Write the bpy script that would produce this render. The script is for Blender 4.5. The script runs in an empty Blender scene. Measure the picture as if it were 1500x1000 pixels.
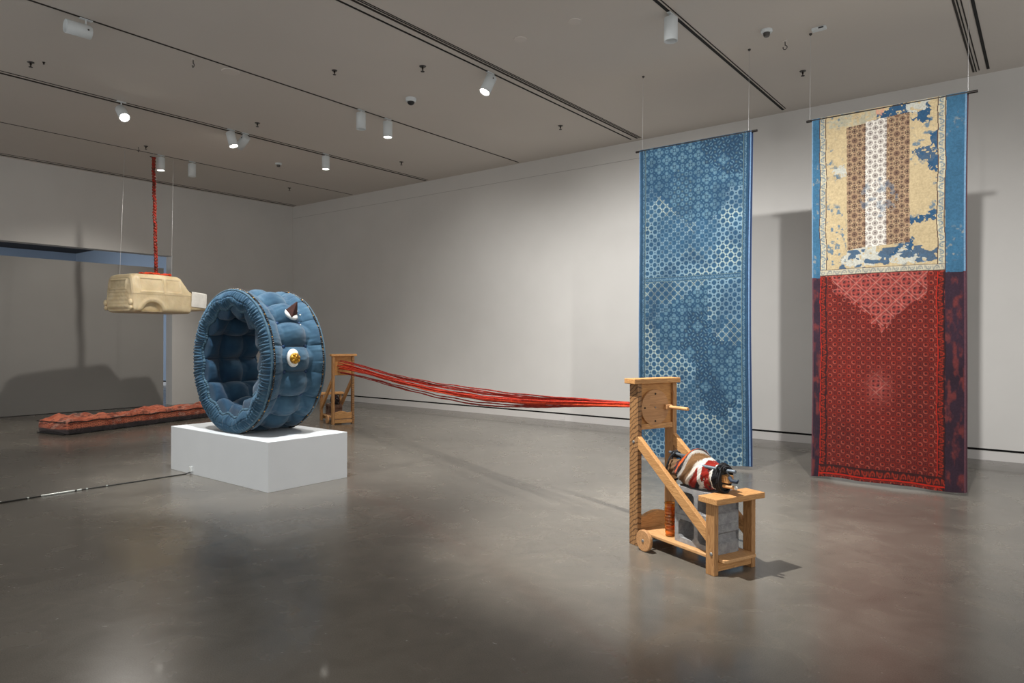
import bpy, bmesh, math, random
import numpy as np
from mathutils import Vector, Matrix, Euler
random.seed(7); rng = np.random.default_rng(11)
S = bpy.context.scene; COL = S.collection
PI = math.pi; R = math.radians
CEIL = 4.777; WY = 10.32; LX = -15.12

# ------------------------------------------------------------------ helpers
def lin(c):
    return tuple(((x/255)/12.92 if x/255 <= .04045 else ((x/255+.055)/1.055)**2.4) for x in c)

class MB:
    """collects shapes, links them as one mesh object"""
    def __init__(s): s.v=[]; s.f=[]; s.m=[]; s.mi=0
    def add(s, vs, fs):
        o=len(s.v); s.v += [tuple(map(float,p)) for p in vs]; s.f += [tuple(i+o for i in q) for q in fs]; s.m += [s.mi]*len(fs); return s
    def box(s, x0,x1,y0,y1,z0,z1):
        vs=[(x,y,z) for x in (x0,x1) for y in (y0,y1) for z in (z0,z1)]
        return s.add(vs, [(0,1,3,2),(4,6,7,5),(0,4,5,1),(2,3,7,6),(0,2,6,4),(1,5,7,3)])
    def tube(s, pts, r, n=10, cap=True, closed=False):
        pts=[Vector(p) for p in pts]; L=len(pts); rs = r if hasattr(r,'__len__') else [r]*L
        vs=[]; up=Vector((0,0,1)); prev=None
        for i,p in enumerate(pts):
            if closed: t=pts[(i+1)%L]-pts[i-1]
            else: t=pts[min(i+1,L-1)]-pts[max(i-1,0)]
            t.normalize()
            if prev is None:
                a=t.cross(up)
                if a.length<1e-3: a=t.cross(Vector((1,0,0)))
            else: a=prev-t*prev.dot(t)
            a.normalize(); prev=a; b=t.cross(a)
            for k in range(n):
                w=2*PI*k/n; vs.append(p+(a*math.cos(w)+b*math.sin(w))*rs[i])
        fs=[]
        for i in range(L if closed else L-1):
            j=(i+1)%L
            for k in range(n):
                k2=(k+1)%n; fs.append((i*n+k,i*n+k2,j*n+k2,j*n+k))
        if cap and not closed: fs.append(tuple(range(n))[::-1]); fs.append(tuple((L-1)*n+k for k in range(n)))
        return s.add(vs,fs)
    def lathe(s, prof, n=32, mat=None):
        vs=[]; L=len(prof)
        for r,z in prof:
            for k in range(n):
                w=2*PI*k/n; p=Vector((r*math.cos(w),r*math.sin(w),z)); vs.append(mat@p if mat else p)
        fs=[(i*n+k,i*n+(k+1)%n,(i+1)*n+(k+1)%n,(i+1)*n+k) for i in range(L-1) for k in range(n)]
        if prof[0][0]>1e-5: fs.append(tuple(range(n))[::-1])
        if prof[-1][0]>1e-5: fs.append(tuple((L-1)*n+k for k in range(n)))
        return s.add(vs,fs)
    def prism(s, poly, a, b, axis='y'):
        """polygon in the plane across the axis, extruded a..b"""
        n=len(poly)
        def P(p,c): return {'y':(p[0],c,p[1]),'x':(c,p[0],p[1]),'z':(p[0],p[1],c)}[axis]
        vs=[P(p,a) for p in poly]+[P(p,b) for p in poly]
        fs=[tuple(range(n)),tuple(range(2*n-1,n-1,-1))]+[(i,i+n,(i+1)%n+n,(i+1)%n) for i in range(n)]
        return s.add(vs,fs)
    def grid(s, P, wrap_u=False, wrap_v=False):
        nu,nv=P.shape[:2]; o=len(s.v); s.v += [tuple(p) for p in P.reshape(-1,3).tolist()]
        for i in range(nu if wrap_u else nu-1):
            for j in range(nv if wrap_v else nv-1):
                i2=(i+1)%nu; j2=(j+1)%nv
                s.f.append((o+i*nv+j,o+i2*nv+j,o+i2*nv+j2,o+i*nv+j2)); s.m.append(s.mi)
        return s
    def build(s, name, mats, parent=None, smooth=False, bevel=0, loc=None, fixn=True):
        me=bpy.data.meshes.new(name); me.from_pydata(s.v,[],s.f)
        if not isinstance(mats,(list,tuple)): mats=[mats]
        for m in mats: me.materials.append(m)
        if len(mats)>1: me.polygons.foreach_set('material_index',s.m)
        if fixn and len(s.v)<60000:
            bm=bmesh.new(); bm.from_mesh(me); bmesh.ops.recalc_face_normals(bm,faces=bm.faces); bm.to_mesh(me); bm.free()
        if smooth: me.polygons.foreach_set('use_smooth',[True]*len(me.polygons))
        me.update()
        o=bpy.data.objects.new(name,me); COL.objects.link(o)
        if parent: o.parent=parent
        if loc: o.location=loc
        if bevel:
            b=o.modifiers.new('bevel','BEVEL'); b.width=bevel; b.segments=2; b.limit_method='ANGLE'; b.angle_limit=R(40)
        if smooth=='auto':
            pass
        return o

def tag(o,label=None,cat=None,group=None,kind=None):
    if label: o['label']=label
    if cat: o['category']=cat
    if group: o['group']=group
    if kind: o['kind']=kind
    return o
def thing(name,label,cat,loc=(0,0,0),rz=0,group=None):
    o=bpy.data.objects.new(name,None); COL.objects.link(o); o.location=loc; o.rotation_euler=(0,0,rz); o.empty_display_size=.1
    return tag(o,label,cat,group)
def struct(name,mb,m,**k): return tag(mb.build(name,m,**k),kind='structure')
def copy_tree(o,parent=None):
    c=o.copy(); COL.objects.link(c); c.parent=parent
    for ch in [x for x in bpy.data.objects if x.parent==o]: copy_tree(ch,c)
    return c
def color_attr(o,cols):
    a=o.data.color_attributes.new('dye','FLOAT_COLOR','POINT')
    arr=np.ones((len(o.data.vertices),4),dtype=np.float32); arr[:,:3]=cols; a.data.foreach_set('color',arr.ravel())

# value noise in numpy (for cloth folds and dye blotches)
def vnoise(x,y,seed=0):
    r=np.random.default_rng(seed); T=r.random((256,256))
    xi=np.floor(x).astype(int); yi=np.floor(y).astype(int); fx=x-xi; fy=y-yi
    fx=fx*fx*(3-2*fx); fy=fy*fy*(3-2*fy)
    g=lambda a,b:T[a%256,b%256]
    return (g(xi,yi)*(1-fx)+g(xi+1,yi)*fx)*(1-fy)+(g(xi,yi+1)*(1-fx)+g(xi+1,yi+1)*fx)*fy
def fbm(x,y,seed=0,o=4):
    t=0;a=.5
    for k in range(o): t=t+a*vnoise(x*2**k,y*2**k,seed+k); a*=.5
    return t/(1-.5**o)

# ------------------------------------------------------------------ materials
def mat(name, col=(128,128,128), rough=.6, metal=0, spec=.5, noise=0, nscale=20, bump=0, bscale=60, col2=None, sheen=0, sss=0, alpha=None, trans=0, coat=0, emis=0, stretch=None, ior=None):
    m=bpy.data.materials.new(name); m.use_nodes=True; nt=m.node_tree; b=nt.nodes['Principled BSDF']
    b.inputs['Base Color'].default_value=(*lin(col),1); b.inputs['Roughness'].default_value=rough; b.inputs['Metallic'].default_value=metal
    b.inputs['Specular IOR Level'].default_value=spec
    if sheen: b.inputs['Sheen Weight'].default_value=sheen
    if trans: b.inputs['Transmission Weight'].default_value=trans
    if coat: b.inputs['Coat Weight'].default_value=coat
    if ior: b.inputs['IOR'].default_value=ior
    if sss: b.inputs['Subsurface Weight'].default_value=sss; b.inputs['Subsurface Radius'].default_value=(.06,.04,.02)
    if emis: b.inputs['Emission Color'].default_value=(*lin(col),1); b.inputs['Emission Strength'].default_value=emis
    tc=nt.nodes.new('ShaderNodeTexCoord'); mp=nt.nodes.new('ShaderNodeMapping'); nt.links.new(tc.outputs['Object'],mp.inputs['Vector'])
    if stretch: mp.inputs['Scale'].default_value=stretch
    if noise or col2:
        n=nt.nodes.new('ShaderNodeTexNoise'); n.inputs['Scale'].default_value=nscale; n.inputs['Detail'].default_value=5
        nt.links.new(mp.outputs[0],n.inputs['Vector'])
        r=nt.nodes.new('ShaderNodeValToRGB'); c2=col2 or tuple(max(0,c*(1-noise)) for c in col)
        r.color_ramp.elements[0].position=.3; r.color_ramp.elements[1].position=.7
        r.color_ramp.elements[0].color=(*lin(c2),1); r.color_ramp.elements[1].color=(*lin(col),1)
        nt.links.new(n.outputs['Fac'],r.inputs['Fac']); nt.links.new(r.outputs['Color'],b.inputs['Base Color'])
    if bump:
        n=nt.nodes.new('ShaderNodeTexNoise'); n.inputs['Scale'].default_value=bscale; n.inputs['Detail'].default_value=4
        nt.links.new(mp.outputs[0],n.inputs['Vector'])
        bp=nt.nodes.new('ShaderNodeBump'); bp.inputs['Strength'].default_value=bump; bp.inputs['Distance'].default_value=.01
        nt.links.new(n.outputs['Fac'],bp.inputs['Height']); nt.links.new(bp.outputs[0],b.inputs['Normal'])
    return m
def wood(name,light,dark,axis=0,rough=.6,scale=1.,saw=0):
    """timber with the grain running along the given object axis"""
    m=bpy.data.materials.new(name); m.use_nodes=True; nt=m.node_tree; b=nt.nodes['Principled BSDF']; b.inputs['Roughness'].default_value=rough
    tc=nt.nodes.new('ShaderNodeTexCoord'); mp=nt.nodes.new('ShaderNodeMapping'); sc=[14*scale]*3; sc[axis]=1.2*scale; mp.inputs['Scale'].default_value=sc
    oi=nt.nodes.new('ShaderNodeObjectInfo'); add=nt.nodes.new('ShaderNodeVectorMath'); add.operation='ADD'
    nt.links.new(tc.outputs['Object'],add.inputs[0]); nt.links.new(oi.outputs['Random'],add.inputs[1]); nt.links.new(add.outputs[0],mp.inputs['Vector'])
    n=nt.nodes.new('ShaderNodeTexNoise'); n.inputs['Scale'].default_value=1.5; n.inputs['Detail'].default_value=3; nt.links.new(mp.outputs[0],n.inputs['Vector'])
    w=nt.nodes.new('ShaderNodeMath'); w.operation='MULTIPLY'; w.inputs[1].default_value=14; nt.links.new(n.outputs['Fac'],w.inputs[0])
    fr=nt.nodes.new('ShaderNodeMath'); fr.operation='FRACT'; nt.links.new(w.outputs[0],fr.inputs[0])
    n2=nt.nodes.new('ShaderNodeTexNoise'); n2.inputs['Scale'].default_value=9; n2.inputs['Detail'].default_value=5; nt.links.new(mp.outputs[0],n2.inputs['Vector'])
    mx=nt.nodes.new('ShaderNodeMix'); mx.data_type='FLOAT'; mx.inputs[0].default_value=.6; nt.links.new(fr.outputs[0],mx.inputs[2]); nt.links.new(n2.outputs['Fac'],mx.inputs[3])
    r=nt.nodes.new('ShaderNodeValToRGB'); r.color_ramp.elements[0].position=.2; r.color_ramp.elements[1].position=.75
    r.color_ramp.elements[0].color=(*lin(dark),1); r.color_ramp.elements[1].color=(*lin(light),1)
    nt.links.new(mx.outputs[0],r.inputs['Fac']); out=r.outputs['Color']
    if saw:
        wv=nt.nodes.new('ShaderNodeTexWave'); wv.inputs['Scale'].default_value=11; wv.inputs['Distortion'].default_value=7; wv.inputs['Detail'].default_value=3; wv.bands_direction='Z'
        mp2=nt.nodes.new('ShaderNodeMapping'); mp2.inputs['Rotation'].default_value=(0,R(35),0); nt.links.new(tc.outputs['Object'],mp2.inputs['Vector']); nt.links.new(mp2.outputs[0],wv.inputs['Vector'])
        rr=nt.nodes.new('ShaderNodeValToRGB'); rr.color_ramp.elements[0].position=.10; rr.color_ramp.elements[0].color=(.3,.24,.2,1); rr.color_ramp.elements[1].position=.22; rr.color_ramp.elements[1].color=(1,1,1,1)
        nt.links.new(wv.outputs['Fac'],rr.inputs['Fac'])
        mm=nt.nodes.new('ShaderNodeMix'); mm.data_type='RGBA'; mm.blend_type='MULTIPLY'; mm.inputs[0].default_value=saw
        nt.links.new(out,mm.inputs[6]); nt.links.new(rr.outputs['Color'],mm.inputs[7]); out=mm.outputs[2]
    nt.links.new(out,b.inputs['Base Color'])
    bp=nt.nodes.new('ShaderNodeBump'); bp.inputs['Strength'].default_value=.25; bp.inputs['Distance'].default_value=.002
    nt.links.new(mx.outputs[0],bp.inputs['Height']); nt.links.new(bp.outputs[0],b.inputs['Normal'])
    return m
def dyed(name,rough=.85,bump=.3,weave=500,sheen=.1,trans=0):
    m=bpy.data.materials.new(name); m.use_nodes=True; nt=m.node_tree; b=nt.nodes['Principled BSDF']; b.inputs['Roughness'].default_value=rough
    b.inputs['Specular IOR Level'].default_value=.2; b.inputs['Sheen Weight'].default_value=sheen
    a=nt.nodes.new('ShaderNodeVertexColor'); a.layer_name='dye'
    tc=nt.nodes.new('ShaderNodeTexCoord'); n=nt.nodes.new('ShaderNodeTexNoise'); n.inputs['Scale'].default_value=60; n.inputs['Detail'].default_value=6
    nt.links.new(tc.outputs['Object'],n.inputs['Vector'])
    r=nt.nodes.new('ShaderNodeValToRGB'); r.color_ramp.elements[0].position=.3; r.color_ramp.elements[0].color=(.72,.72,.72,1); r.color_ramp.elements[1].position=.7; r.color_ramp.elements[1].color=(1.1,1.1,1.1,1)
    nt.links.new(n.outputs['Fac'],r.inputs['Fac'])
    mm=nt.nodes.new('ShaderNodeMix'); mm.data_type='RGBA'; mm.blend_type='MULTIPLY'; mm.inputs[0].default_value=.8
    nt.links.new(a.outputs['Color'],mm.inputs[6]); nt.links.new(r.outputs['Color'],mm.inputs[7]); nt.links.new(mm.outputs[2],b.inputs['Base Color'])
    n2=nt.nodes.new('ShaderNodeTexNoise'); n2.inputs['Scale'].default_value=weave; nt.links.new(tc.outputs['Object'],n2.inputs['Vector'])
    bp=nt.nodes.new('ShaderNodeBump'); bp.inputs['Strength'].default_value=bump; bp.inputs['Distance'].default_value=.002
    nt.links.new(n2.outputs['Fac'],bp.inputs['Height']); nt.links.new(bp.outputs[0],b.inputs['Normal'])
    return m

def floor_mat():
    m=bpy.data.materials.new('polished_concrete'); m.use_nodes=True; nt=m.node_tree; b=nt.nodes['Principled BSDF']
    tc=nt.nodes.new('ShaderNodeTexCoord')
    def noise(sc,det,dist=0,stretch=None):
        n=nt.nodes.new('ShaderNodeTexNoise'); n.inputs['Scale'].default_value=sc; n.inputs['Detail'].default_value=det; n.inputs['Distortion'].default_value=dist
        if stretch:
            mp=nt.nodes.new('ShaderNodeMapping'); mp.inputs['Scale'].default_value=stretch; nt.links.new(tc.outputs['Object'],mp.inputs[0]); nt.links.new(mp.outputs[0],n.inputs['Vector'])
        else: nt.links.new(tc.outputs['Object'],n.inputs['Vector'])
        return n
    a=noise(.55,7,.6); c=noise(4,8,.8); g=noise(160,2)
    r=nt.nodes.new('ShaderNodeValToRGB'); e=r.color_ramp.elements
    e[0].position=.3; e[0].color=(*lin((92,87,80)),1); e[1].position=.72; e[1].color=(*lin((119,114,105)),1)
    nt.links.new(a.outputs['Fac'],r.inputs['Fac'])
    r2=nt.nodes.new('ShaderNodeValToRGB'); e=r2.color_ramp.elements
    e[0].position=.32; e[0].color=(.86,.86,.86,1); e[1].position=.7; e[1].color=(1.12,1.11,1.10,1)
    nt.links.new(c.outputs['Fac'],r2.inputs['Fac'])
    mm=nt.nodes.new('ShaderNodeMix'); mm.data_type='RGBA'; mm.blend_type='MULTIPLY'; mm.inputs[0].default_value=.85
    nt.links.new(r.outputs['Color'],mm.inputs[6]); nt.links.new(r2.outputs['Color'],mm.inputs[7])
    r3=nt.nodes.new('ShaderNodeValToRGB'); e=r3.color_ramp.elements
    e[0].position=.38; e[0].color=(.86,.86,.86,1); e[1].position=.62; e[1].color=(1.1,1.1,1.1,1)
    nt.links.new(g.outputs['Fac'],r3.inputs['Fac'])
    m2=nt.nodes.new('ShaderNodeMix'); m2.data_type='RGBA'; m2.blend_type='MULTIPLY'; m2.inputs[0].default_value=.7
    nt.links.new(mm.outputs[2],m2.inputs[6]); nt.links.new(r3.outputs['Color'],m2.inputs[7])
    # a few hairline cracks
    vo=nt.nodes.new('ShaderNodeTexVoronoi'); vo.feature='DISTANCE_TO_EDGE'; vo.inputs['Scale'].default_value=.33
    ds=noise(1.2,6,0); va=nt.nodes.new('ShaderNodeVectorMath'); va.operation='MULTIPLY_ADD'; va.inputs[1].default_value=(1.3,1.3,1.3)
    nt.links.new(ds.outputs['Color'],va.inputs[0]); nt.links.new(tc.outputs['Object'],va.inputs[2]); nt.links.new(va.outputs[0],vo.inputs['Vector'])
    r4=nt.nodes.new('ShaderNodeValToRGB'); e=r4.color_ramp.elements
    e[0].position=0; e[0].color=(1.1,1.09,1.06,1); e[1].position=.0035; e[1].color=(1,1,1,1); nt.links.new(vo.outputs['Distance'],r4.inputs['Fac'])
    m3=nt.nodes.new('ShaderNodeMix'); m3.data_type='RGBA'; m3.blend_type='MULTIPLY'; m3.inputs[0].default_value=1
    nt.links.new(m2.outputs[2],m3.inputs[6]); nt.links.new(r4.outputs['Color'],m3.inputs[7])
    nt.links.new(m3.outputs[2],b.inputs['Base Color'])
    rr=nt.nodes.new('ShaderNodeMapRange'); b.inputs['Coat Weight'].default_value=.15; b.inputs['Coat Roughness'].default_value=.06; rr.inputs[3].default_value=.20; rr.inputs[4].default_value=.32; nt.links.new(c.outputs['Fac'],rr.inputs[0]); nt.links.new(rr.outputs[0],b.inputs['Roughness'])
    b.inputs['Specular IOR Level'].default_value=.8
    n4=noise(7,3); bp=nt.nodes.new('ShaderNodeBump'); bp.inputs['Strength'].default_value=.12; bp.inputs['Distance'].default_value=.004
    nt.links.new(n4.outputs['Fac'],bp.inputs['Height']); nt.links.new(bp.outputs[0],b.inputs['Normal'])
    return m

M=dict(
 wall=mat('painted_wall',(212,210,206),.75,spec=.3,noise=.02,nscale=1.5),
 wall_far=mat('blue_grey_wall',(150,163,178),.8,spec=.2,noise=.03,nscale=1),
 ceil=mat('ceiling_paint',(208,202,195),.9,spec=.1,noise=.02,nscale=.6),
 part=mat('partition_shaded_tone',(150,148,144),.6,spec=.3,noise=.02,nscale=1.5),  # darker than the wall: the weaker light on the partition is put into its colour
 black=mat('shadow_gap_black',(10,10,10),.8), slot=mat('slot_dark',(40,34,31),.8), base=mat('baseboard_paint',(208,205,202),.6),
 floor=floor_mat(), groove=mat('groove',(165,162,158),.9),
 white=mat('plinth_white',(226,230,232),.55,spec=.3,noise=.015,nscale=3),
 fixture=mat('fixture_white',(214,220,222),.45), fixin=mat('fixture_inside',(120,128,134),.5), glow=mat('lamp_lens',(255,248,235),.5,emis=28),
 offlens=mat('lamp_off',(70,72,75),.4), grey=mat('grey_metal',(90,88,86),.4,metal=.8), dark=mat('dark_plastic',(22,22,24),.3), disc=mat('ceiling_disc',(208,201,194),.7),
 wire=mat('steel_wire',(190,190,190),.4,metal=.3), rod=mat('rod_dark',(50,46,44),.35,metal=.7),
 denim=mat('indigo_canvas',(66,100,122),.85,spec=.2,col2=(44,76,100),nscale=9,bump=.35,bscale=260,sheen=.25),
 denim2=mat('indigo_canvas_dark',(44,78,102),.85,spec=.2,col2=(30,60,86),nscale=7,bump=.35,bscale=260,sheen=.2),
 piping=mat('canvas_piping',(84,114,130),.85,col2=(52,84,104),nscale=40,bump=.4,bscale=300),
 bead=mat('black_beads',(18,15,14),.25,spec=.7), gold=mat('gold_beads',(205,150,60),.3,metal=.9),
 felt=mat('white_felt',(238,238,232),.9,bump=.3,bscale=200), goldcloth=mat('gold_cloth',(212,160,40),.45,metal=.3,col2=(140,92,14),nscale=28,bump=.4,bscale=40),
 brown=mat('brown_cloth',(74,34,24),.8,col2=(50,22,16),nscale=30), button=mat('blue_button',(28,62,100),.5),
 wood_z=wood('timber_upright',(186,140,90),(142,98,56),2), wood_x=wood('timber_long',(206,157,101),(162,112,64),0), wood_y=wood('timber_cross',(210,160,102),(164,112,62),1),
 wood_saw=wood('timber_sawn',(172,130,84),(124,86,52),2,saw=.9), wood_ply=wood('timber_panel',(206,152,88),(168,116,62),1), wood_disc=wood('timber_disc',(198,150,102),(166,120,78),1,scale=.6),
 wood_base=wood('timber_base',(216,170,118),(176,128,80),0), bolt=mat('dark_bolt',(45,38,34),.4,metal=.6), bolt2=mat('steel_bolt',(150,150,148),.4,metal=.8),
 block=mat('cinder_block',(168,168,168),.95,spec=.1,col2=(138,138,140),nscale=30,bump=.9,bscale=160),
 block2=mat('old_block',(146,120,104),.95,spec=.1,col2=(96,72,62),nscale=12,bump=.8,bscale=120),
 amber=mat('amber_glass',(252,186,84),.06,trans=.92,ior=1.45), 
 pipe=mat('galvanised_pipe',(128,138,148),.4,metal=.55,noise=.2,nscale=40), cord=mat('black_cord',(20,20,24),.8,bump=.5,bscale=200), cordblue=mat('blue_black_cord',(34,48,66),.7),
 brownrope=mat('brown_fibre',(110,82,56),.9,col2=(60,42,28),nscale=60,bump=.8,bscale=150),
 rope=mat('red_rope',(222,58,22),.75,col2=(160,26,12),nscale=45,bump=.8,bscale=120), rope2=mat('dark_red_rope',(184,46,26),.75,col2=(120,26,16),nscale=45,bump=.8,bscale=120),
 rope3=mat('orange_rope',(236,86,34),.7,col2=(190,40,14),nscale=50,bump=.8,bscale=120),
 hang=mat('hanging_braid',(172,58,32),.5,col2=(46,14,10),nscale=16,bump=.9,bscale=90,stretch=(1,1,.5)),
 latex=mat('cream_shell',(222,206,172),.4,spec=.5,col2=(200,180,142),nscale=5,bump=.25,bscale=30,sss=.25),
 cloth=mat('white_cloth',(232,230,224),.85,noise=.05,nscale=20,bump=.3,bscale=200),
 cable=mat('dark_cable',(45,45,42),.6), cabletape=mat('bright_cable',(200,205,200),.3,metal=.3), plug=mat('white_plug',(225,228,226),.4),
 dyed=dyed('dyed_cotton'), dyed_mat=dyed('dyed_mattress',weave=150,bump=.6), lin_blue=mat('cloth_back_blue',(40,58,92),.9), lin_plum=mat('cloth_back_plum',(70,44,52),.9),
)
b=M['amber'].node_tree.nodes['Principled BSDF']

# ------------------------------------------------------------------ setting
XR=3.2; YB=-3.0
struct('floor',MB().box(-28.3,XR,YB,12,-.1,0),M['floor'])
struct('ceiling',MB().box(LX-.28,XR,YB,WY+.2,CEIL,CEIL+.12),M['ceil'])
struct('wall_right',MB().box(LX-.0,XR,WY,WY+.2,.142,CEIL),M['wall'])
struct('baseboard_right',MB().box(LX,XR,WY,WY+.2,0,.112),M['base'])
struct('trim_1',MB().box(LX,XR,WY+.04,WY+.2,.112,.142),M['black'])
struct('trim_2',MB().box(LX+.02,-4.3,WY-.003,WY,4.479,4.485),M['groove'])
# left wall with the wide opening, closed by a free-standing partition
OY=7.29; OZ=3.25
mb=MB(); mb.box(LX-.28,LX,OY,WY+.2,0,CEIL); mb.box(LX-.28,LX,YB,OY,OZ,CEIL)
struct('wall_left',mb,M['wall'])
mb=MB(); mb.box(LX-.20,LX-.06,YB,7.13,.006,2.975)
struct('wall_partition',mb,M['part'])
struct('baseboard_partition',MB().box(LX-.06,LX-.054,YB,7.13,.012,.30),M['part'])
# the room beyond
NX=-28.; NY=10.0; NC=4.5
struct('wall_far',MB().box(NX-.1,NX,YB,NY,0,NC),M['wall_far'])
struct('wall_back',MB().box(NX,LX-.28,NY,NY+.1,.15,NC),M['wall_far'])
struct('baseboard_back',MB().box(NX,LX-.28,NY-.0,NY+.1,0,.11),M['base'])
struct('trim_3',MB().box(NX,LX-.28,NY+.03,NY+.1,.11,.15),M['black'])
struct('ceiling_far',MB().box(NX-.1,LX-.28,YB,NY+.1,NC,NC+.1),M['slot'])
# ceiling slots and tracks
def slot(n,x,w,y0,y1,m='slot'): struct('trim_%d'%n,MB().box(x-w/2,x+w/2,y0,y1,CEIL-.004,CEIL+.01),M[m])
slot(4,-7.86,.028,YB,10.24); slot(5,-10.33,.045,YB,10.27); slot(6,-10.24,.018,YB,10.24); slot(7,-12.70,.022,YB,10.26)
slot(8,-14.99,.05,YB,10.27); slot(9,-14.86,.018,YB,10.24)
slot(10,-5.475,.026,YB,10.19,'black'); slot(11,-5.36,.03,YB,10.19); slot(12,-5.318,.014,YB,10.19,'black'); slot(13,-5.29,.012,YB,10.19)
slot(14,-3.03,.034,YB,10.19,'black'); slot(15,-2.985,.012,YB,10.15)
slot(16,-.75,.02,YB,10.17); slot(17,-.722,.012,YB,10.17,'black'); slot(18,-.69,.012,YB,10.14); slot(19,-.60,.03,YB,10.15,'black')

# ------------------------------------------------------------------ ceiling fixtures
def fixture(x,y,aim,lit,label,stem=.07):
    root=thing('ceiling_spotlight',label,'spotlight',(x,y,CEIL),0,'cylindrical spotlights on the ceiling tracks')
    MB().box(-.018,.018,-.06,.06,-.012,-.0005).build('track_adapter',M['fixture'],root)
    MB().tube([(0,0,-.01),(0,0,-stem-.02)],.008).build('stem',M['fixture'],root)
    d=Vector(aim).normalized(); q=d.to_track_quat('-Z','Y').to_matrix().to_4x4()
    T=Matrix.Translation((0,0,-stem-.02))@q
    rad=.068; L=.235; up=.045
    mb=MB(); mb.lathe([(0,up),(rad-.004,up),(rad,up-.004),(rad,up-L),(rad-.006,up-L),(rad-.006,up-L+.03),(0,up-L+.03)][:5]+[(rad-.006,up-L+.028)],36,T)
    # open rim, closed top
    h=mb.build('housing',M['fixture'],root,smooth=False); 
    for p in h.data.polygons: p.use_smooth=len(p.vertices)==4
    l=MB().lathe([(0,up-L+.006),(rad*.6,up-L+.009),(rad-.007,up-L+.016),(rad-.007,up-L+.02),(0,up-L+.02)] if lit else [(0,up-L+.045),(rad-.007,up-L+.045),(rad-.007,up-L+.05),(0,up-L+.05)],28,T).build('lens',M['glow'] if lit else M['offlens'],root)
    MB().tube([T@Vector((-rad-.004,0,0)),T@Vector((-rad+.004,0,0))],.009).build('pivot_screw',M['grey'],root)
    return root,T@Vector((0,0,up-L-.01)),d
FX=dict(
 S1=(-7.869,2.897,(-.02,-1,-.02),0,'unlit white cylinder spotlight turned sideways at the top left'),
 S2=(-10.24,4.219,(3.3,-.3,-3.0),1,'lit spotlight facing forward, glaring above the left half of the room'),
 S3=(-10.24,5.853,(.28,.12,-1),1,'lit white cylinder spotlight, left one of the close pair on one track'),
 S4=(-10.24,6.10,(-2.3,-.35,-1.9),1,'white spotlight tilted away to the left, right one of the close pair'),
 S5=(-10.24,7.67,(0,0,-1),1,'lit spotlight pointing straight down, farthest along the pair\'s track'),
 S6=(-7.857,6.498,(0,0,-1),0,'unlit white spotlight hanging straight down just left of a lit one'),
 S7=(-7.858,7.007,(0,0,-1),1,'lit spotlight pointing straight down, right of an unlit one, mid ceiling'),
 S8=(-5.475,6.556,(-.14,-.42,-.9),1,'lit spotlight leaning to the left, beside the long black double slot'),
 S9=(-3.03,6.474,(0,0,-1),0,'unlit white cylinder spotlight hanging above the blue textile, top centre'),
 S10=(-12.70,5.91,(0,0,-1),1,'lit spotlight right beside the top of the red hanging braid'),
 S11=(-12.70,6.485,(0,0,-1),0,'small unlit spotlight right of the red hanging braid'),
)
def spot(loc,target,power,size=70,blend=.6,rad=.05,col=(1,.95,.88)):
    l=bpy.data.lights.new('spot','SPOT'); l.energy=power; l.spot_size=R(size); l.spot_blend=blend; l.shadow_soft_size=rad; l.color=col
    o=bpy.data.objects.new('spot_lamp',l); COL.objects.link(o); o.location=loc
    o.rotation_euler=(Vector(target)-Vector(loc)).to_track_quat('-Z','Y').to_euler()
PW=dict(S2=(120,75),S3=(60,90),S4=(330,62),S5=(110,100),S7=(150,100),S8=(150,80),S10=(20,100))
for k,(x,y,aim,lit,lab) in FX.items():
    root,tip,d=fixture(x,y,aim,lit,lab,.11 if k in ('S1','S2') else .07)
    if lit:
        w=Vector((x,y,CEIL))+tip+d*.03
        spot(w,w+d,PW[k][0],PW[k][1],.7,.05)

def sprinkler(x,y,lab,s=1):
    r=thing('fire_sprinkler',lab,'sprinkler',(x,y,CEIL),0,'fire sprinklers on the ceiling')
    MB().lathe([(.0,0),(.035*s,0),(.03*s,-.008*s),(0,-.01*s)],20).build('escutcheon',M['grey'],r)
    MB().lathe([(.011,-.005),(.011,-.03*s),(.006,-.035*s),(.006,-.05*s),(.02*s,-.052*s),(.02*s,-.056*s),(0,-.056*s)],14).build('sprinkler_head',M['bolt'],r)
SPR=[(-9.632,2.947,'dark sprinkler beside a tiny dot at the far left of the ceiling',1.1),(-5.997,5.902,'sprinkler left of the lit leaning spotlight',1.2),(-9.6,5.921,'sprinkler above the close pair of spotlights',1.1),
 (-13.222,8.939,'small sprinkler near the far left corner of the ceiling',1.1),(-9.585,8.887,'small sprinkler near the right wall above the empty wall stretch',1.1),(-5.985,8.864,'sprinkler just left of where the black double slot ends',1.1),
 (-2.401,8.858,'sprinkler above the gap between the two hanging textiles',1.1),(-12.30,5.47,'sprinkler just left of the red hanging braid top',1.),(-6.95,5.331,'flat little sprinkler halfway between two slots',1.),(-9.508,3.043,'tiny dark ceiling dot right of the far left sprinkler',.5)]
for x,y,l,s in SPR: sprinkler(x,y,l,s)
def hook(x,y,lab):
    r=thing('ceiling_hook',lab,'hook',(x,y,CEIL),0,'small metal hooks screwed into the ceiling')
    MB().lathe([(0,0),(.03,0),(.03,-.008),(0,-.01)],16).build('hook_plate',M['disc'],r)
    pts=[(0,0,-.008),(0,0,-.05)]+[(.022*math.sin(a),0,-.072+.022*math.cos(a)) for a in [R(t) for t in range(20,300,25)]]
    MB().tube(pts,.005,8).build('hook_wire',M['grey'],r,smooth=True)
hook(-8.005,4.098,'small metal hook near the top left, below the long thin slot')
hook(-2.313,7.842,'small metal hook between the two textiles\' hanging wires')
hook(-12.42,5.40,'little hook left of the red hanging braid, farthest hook')
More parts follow.
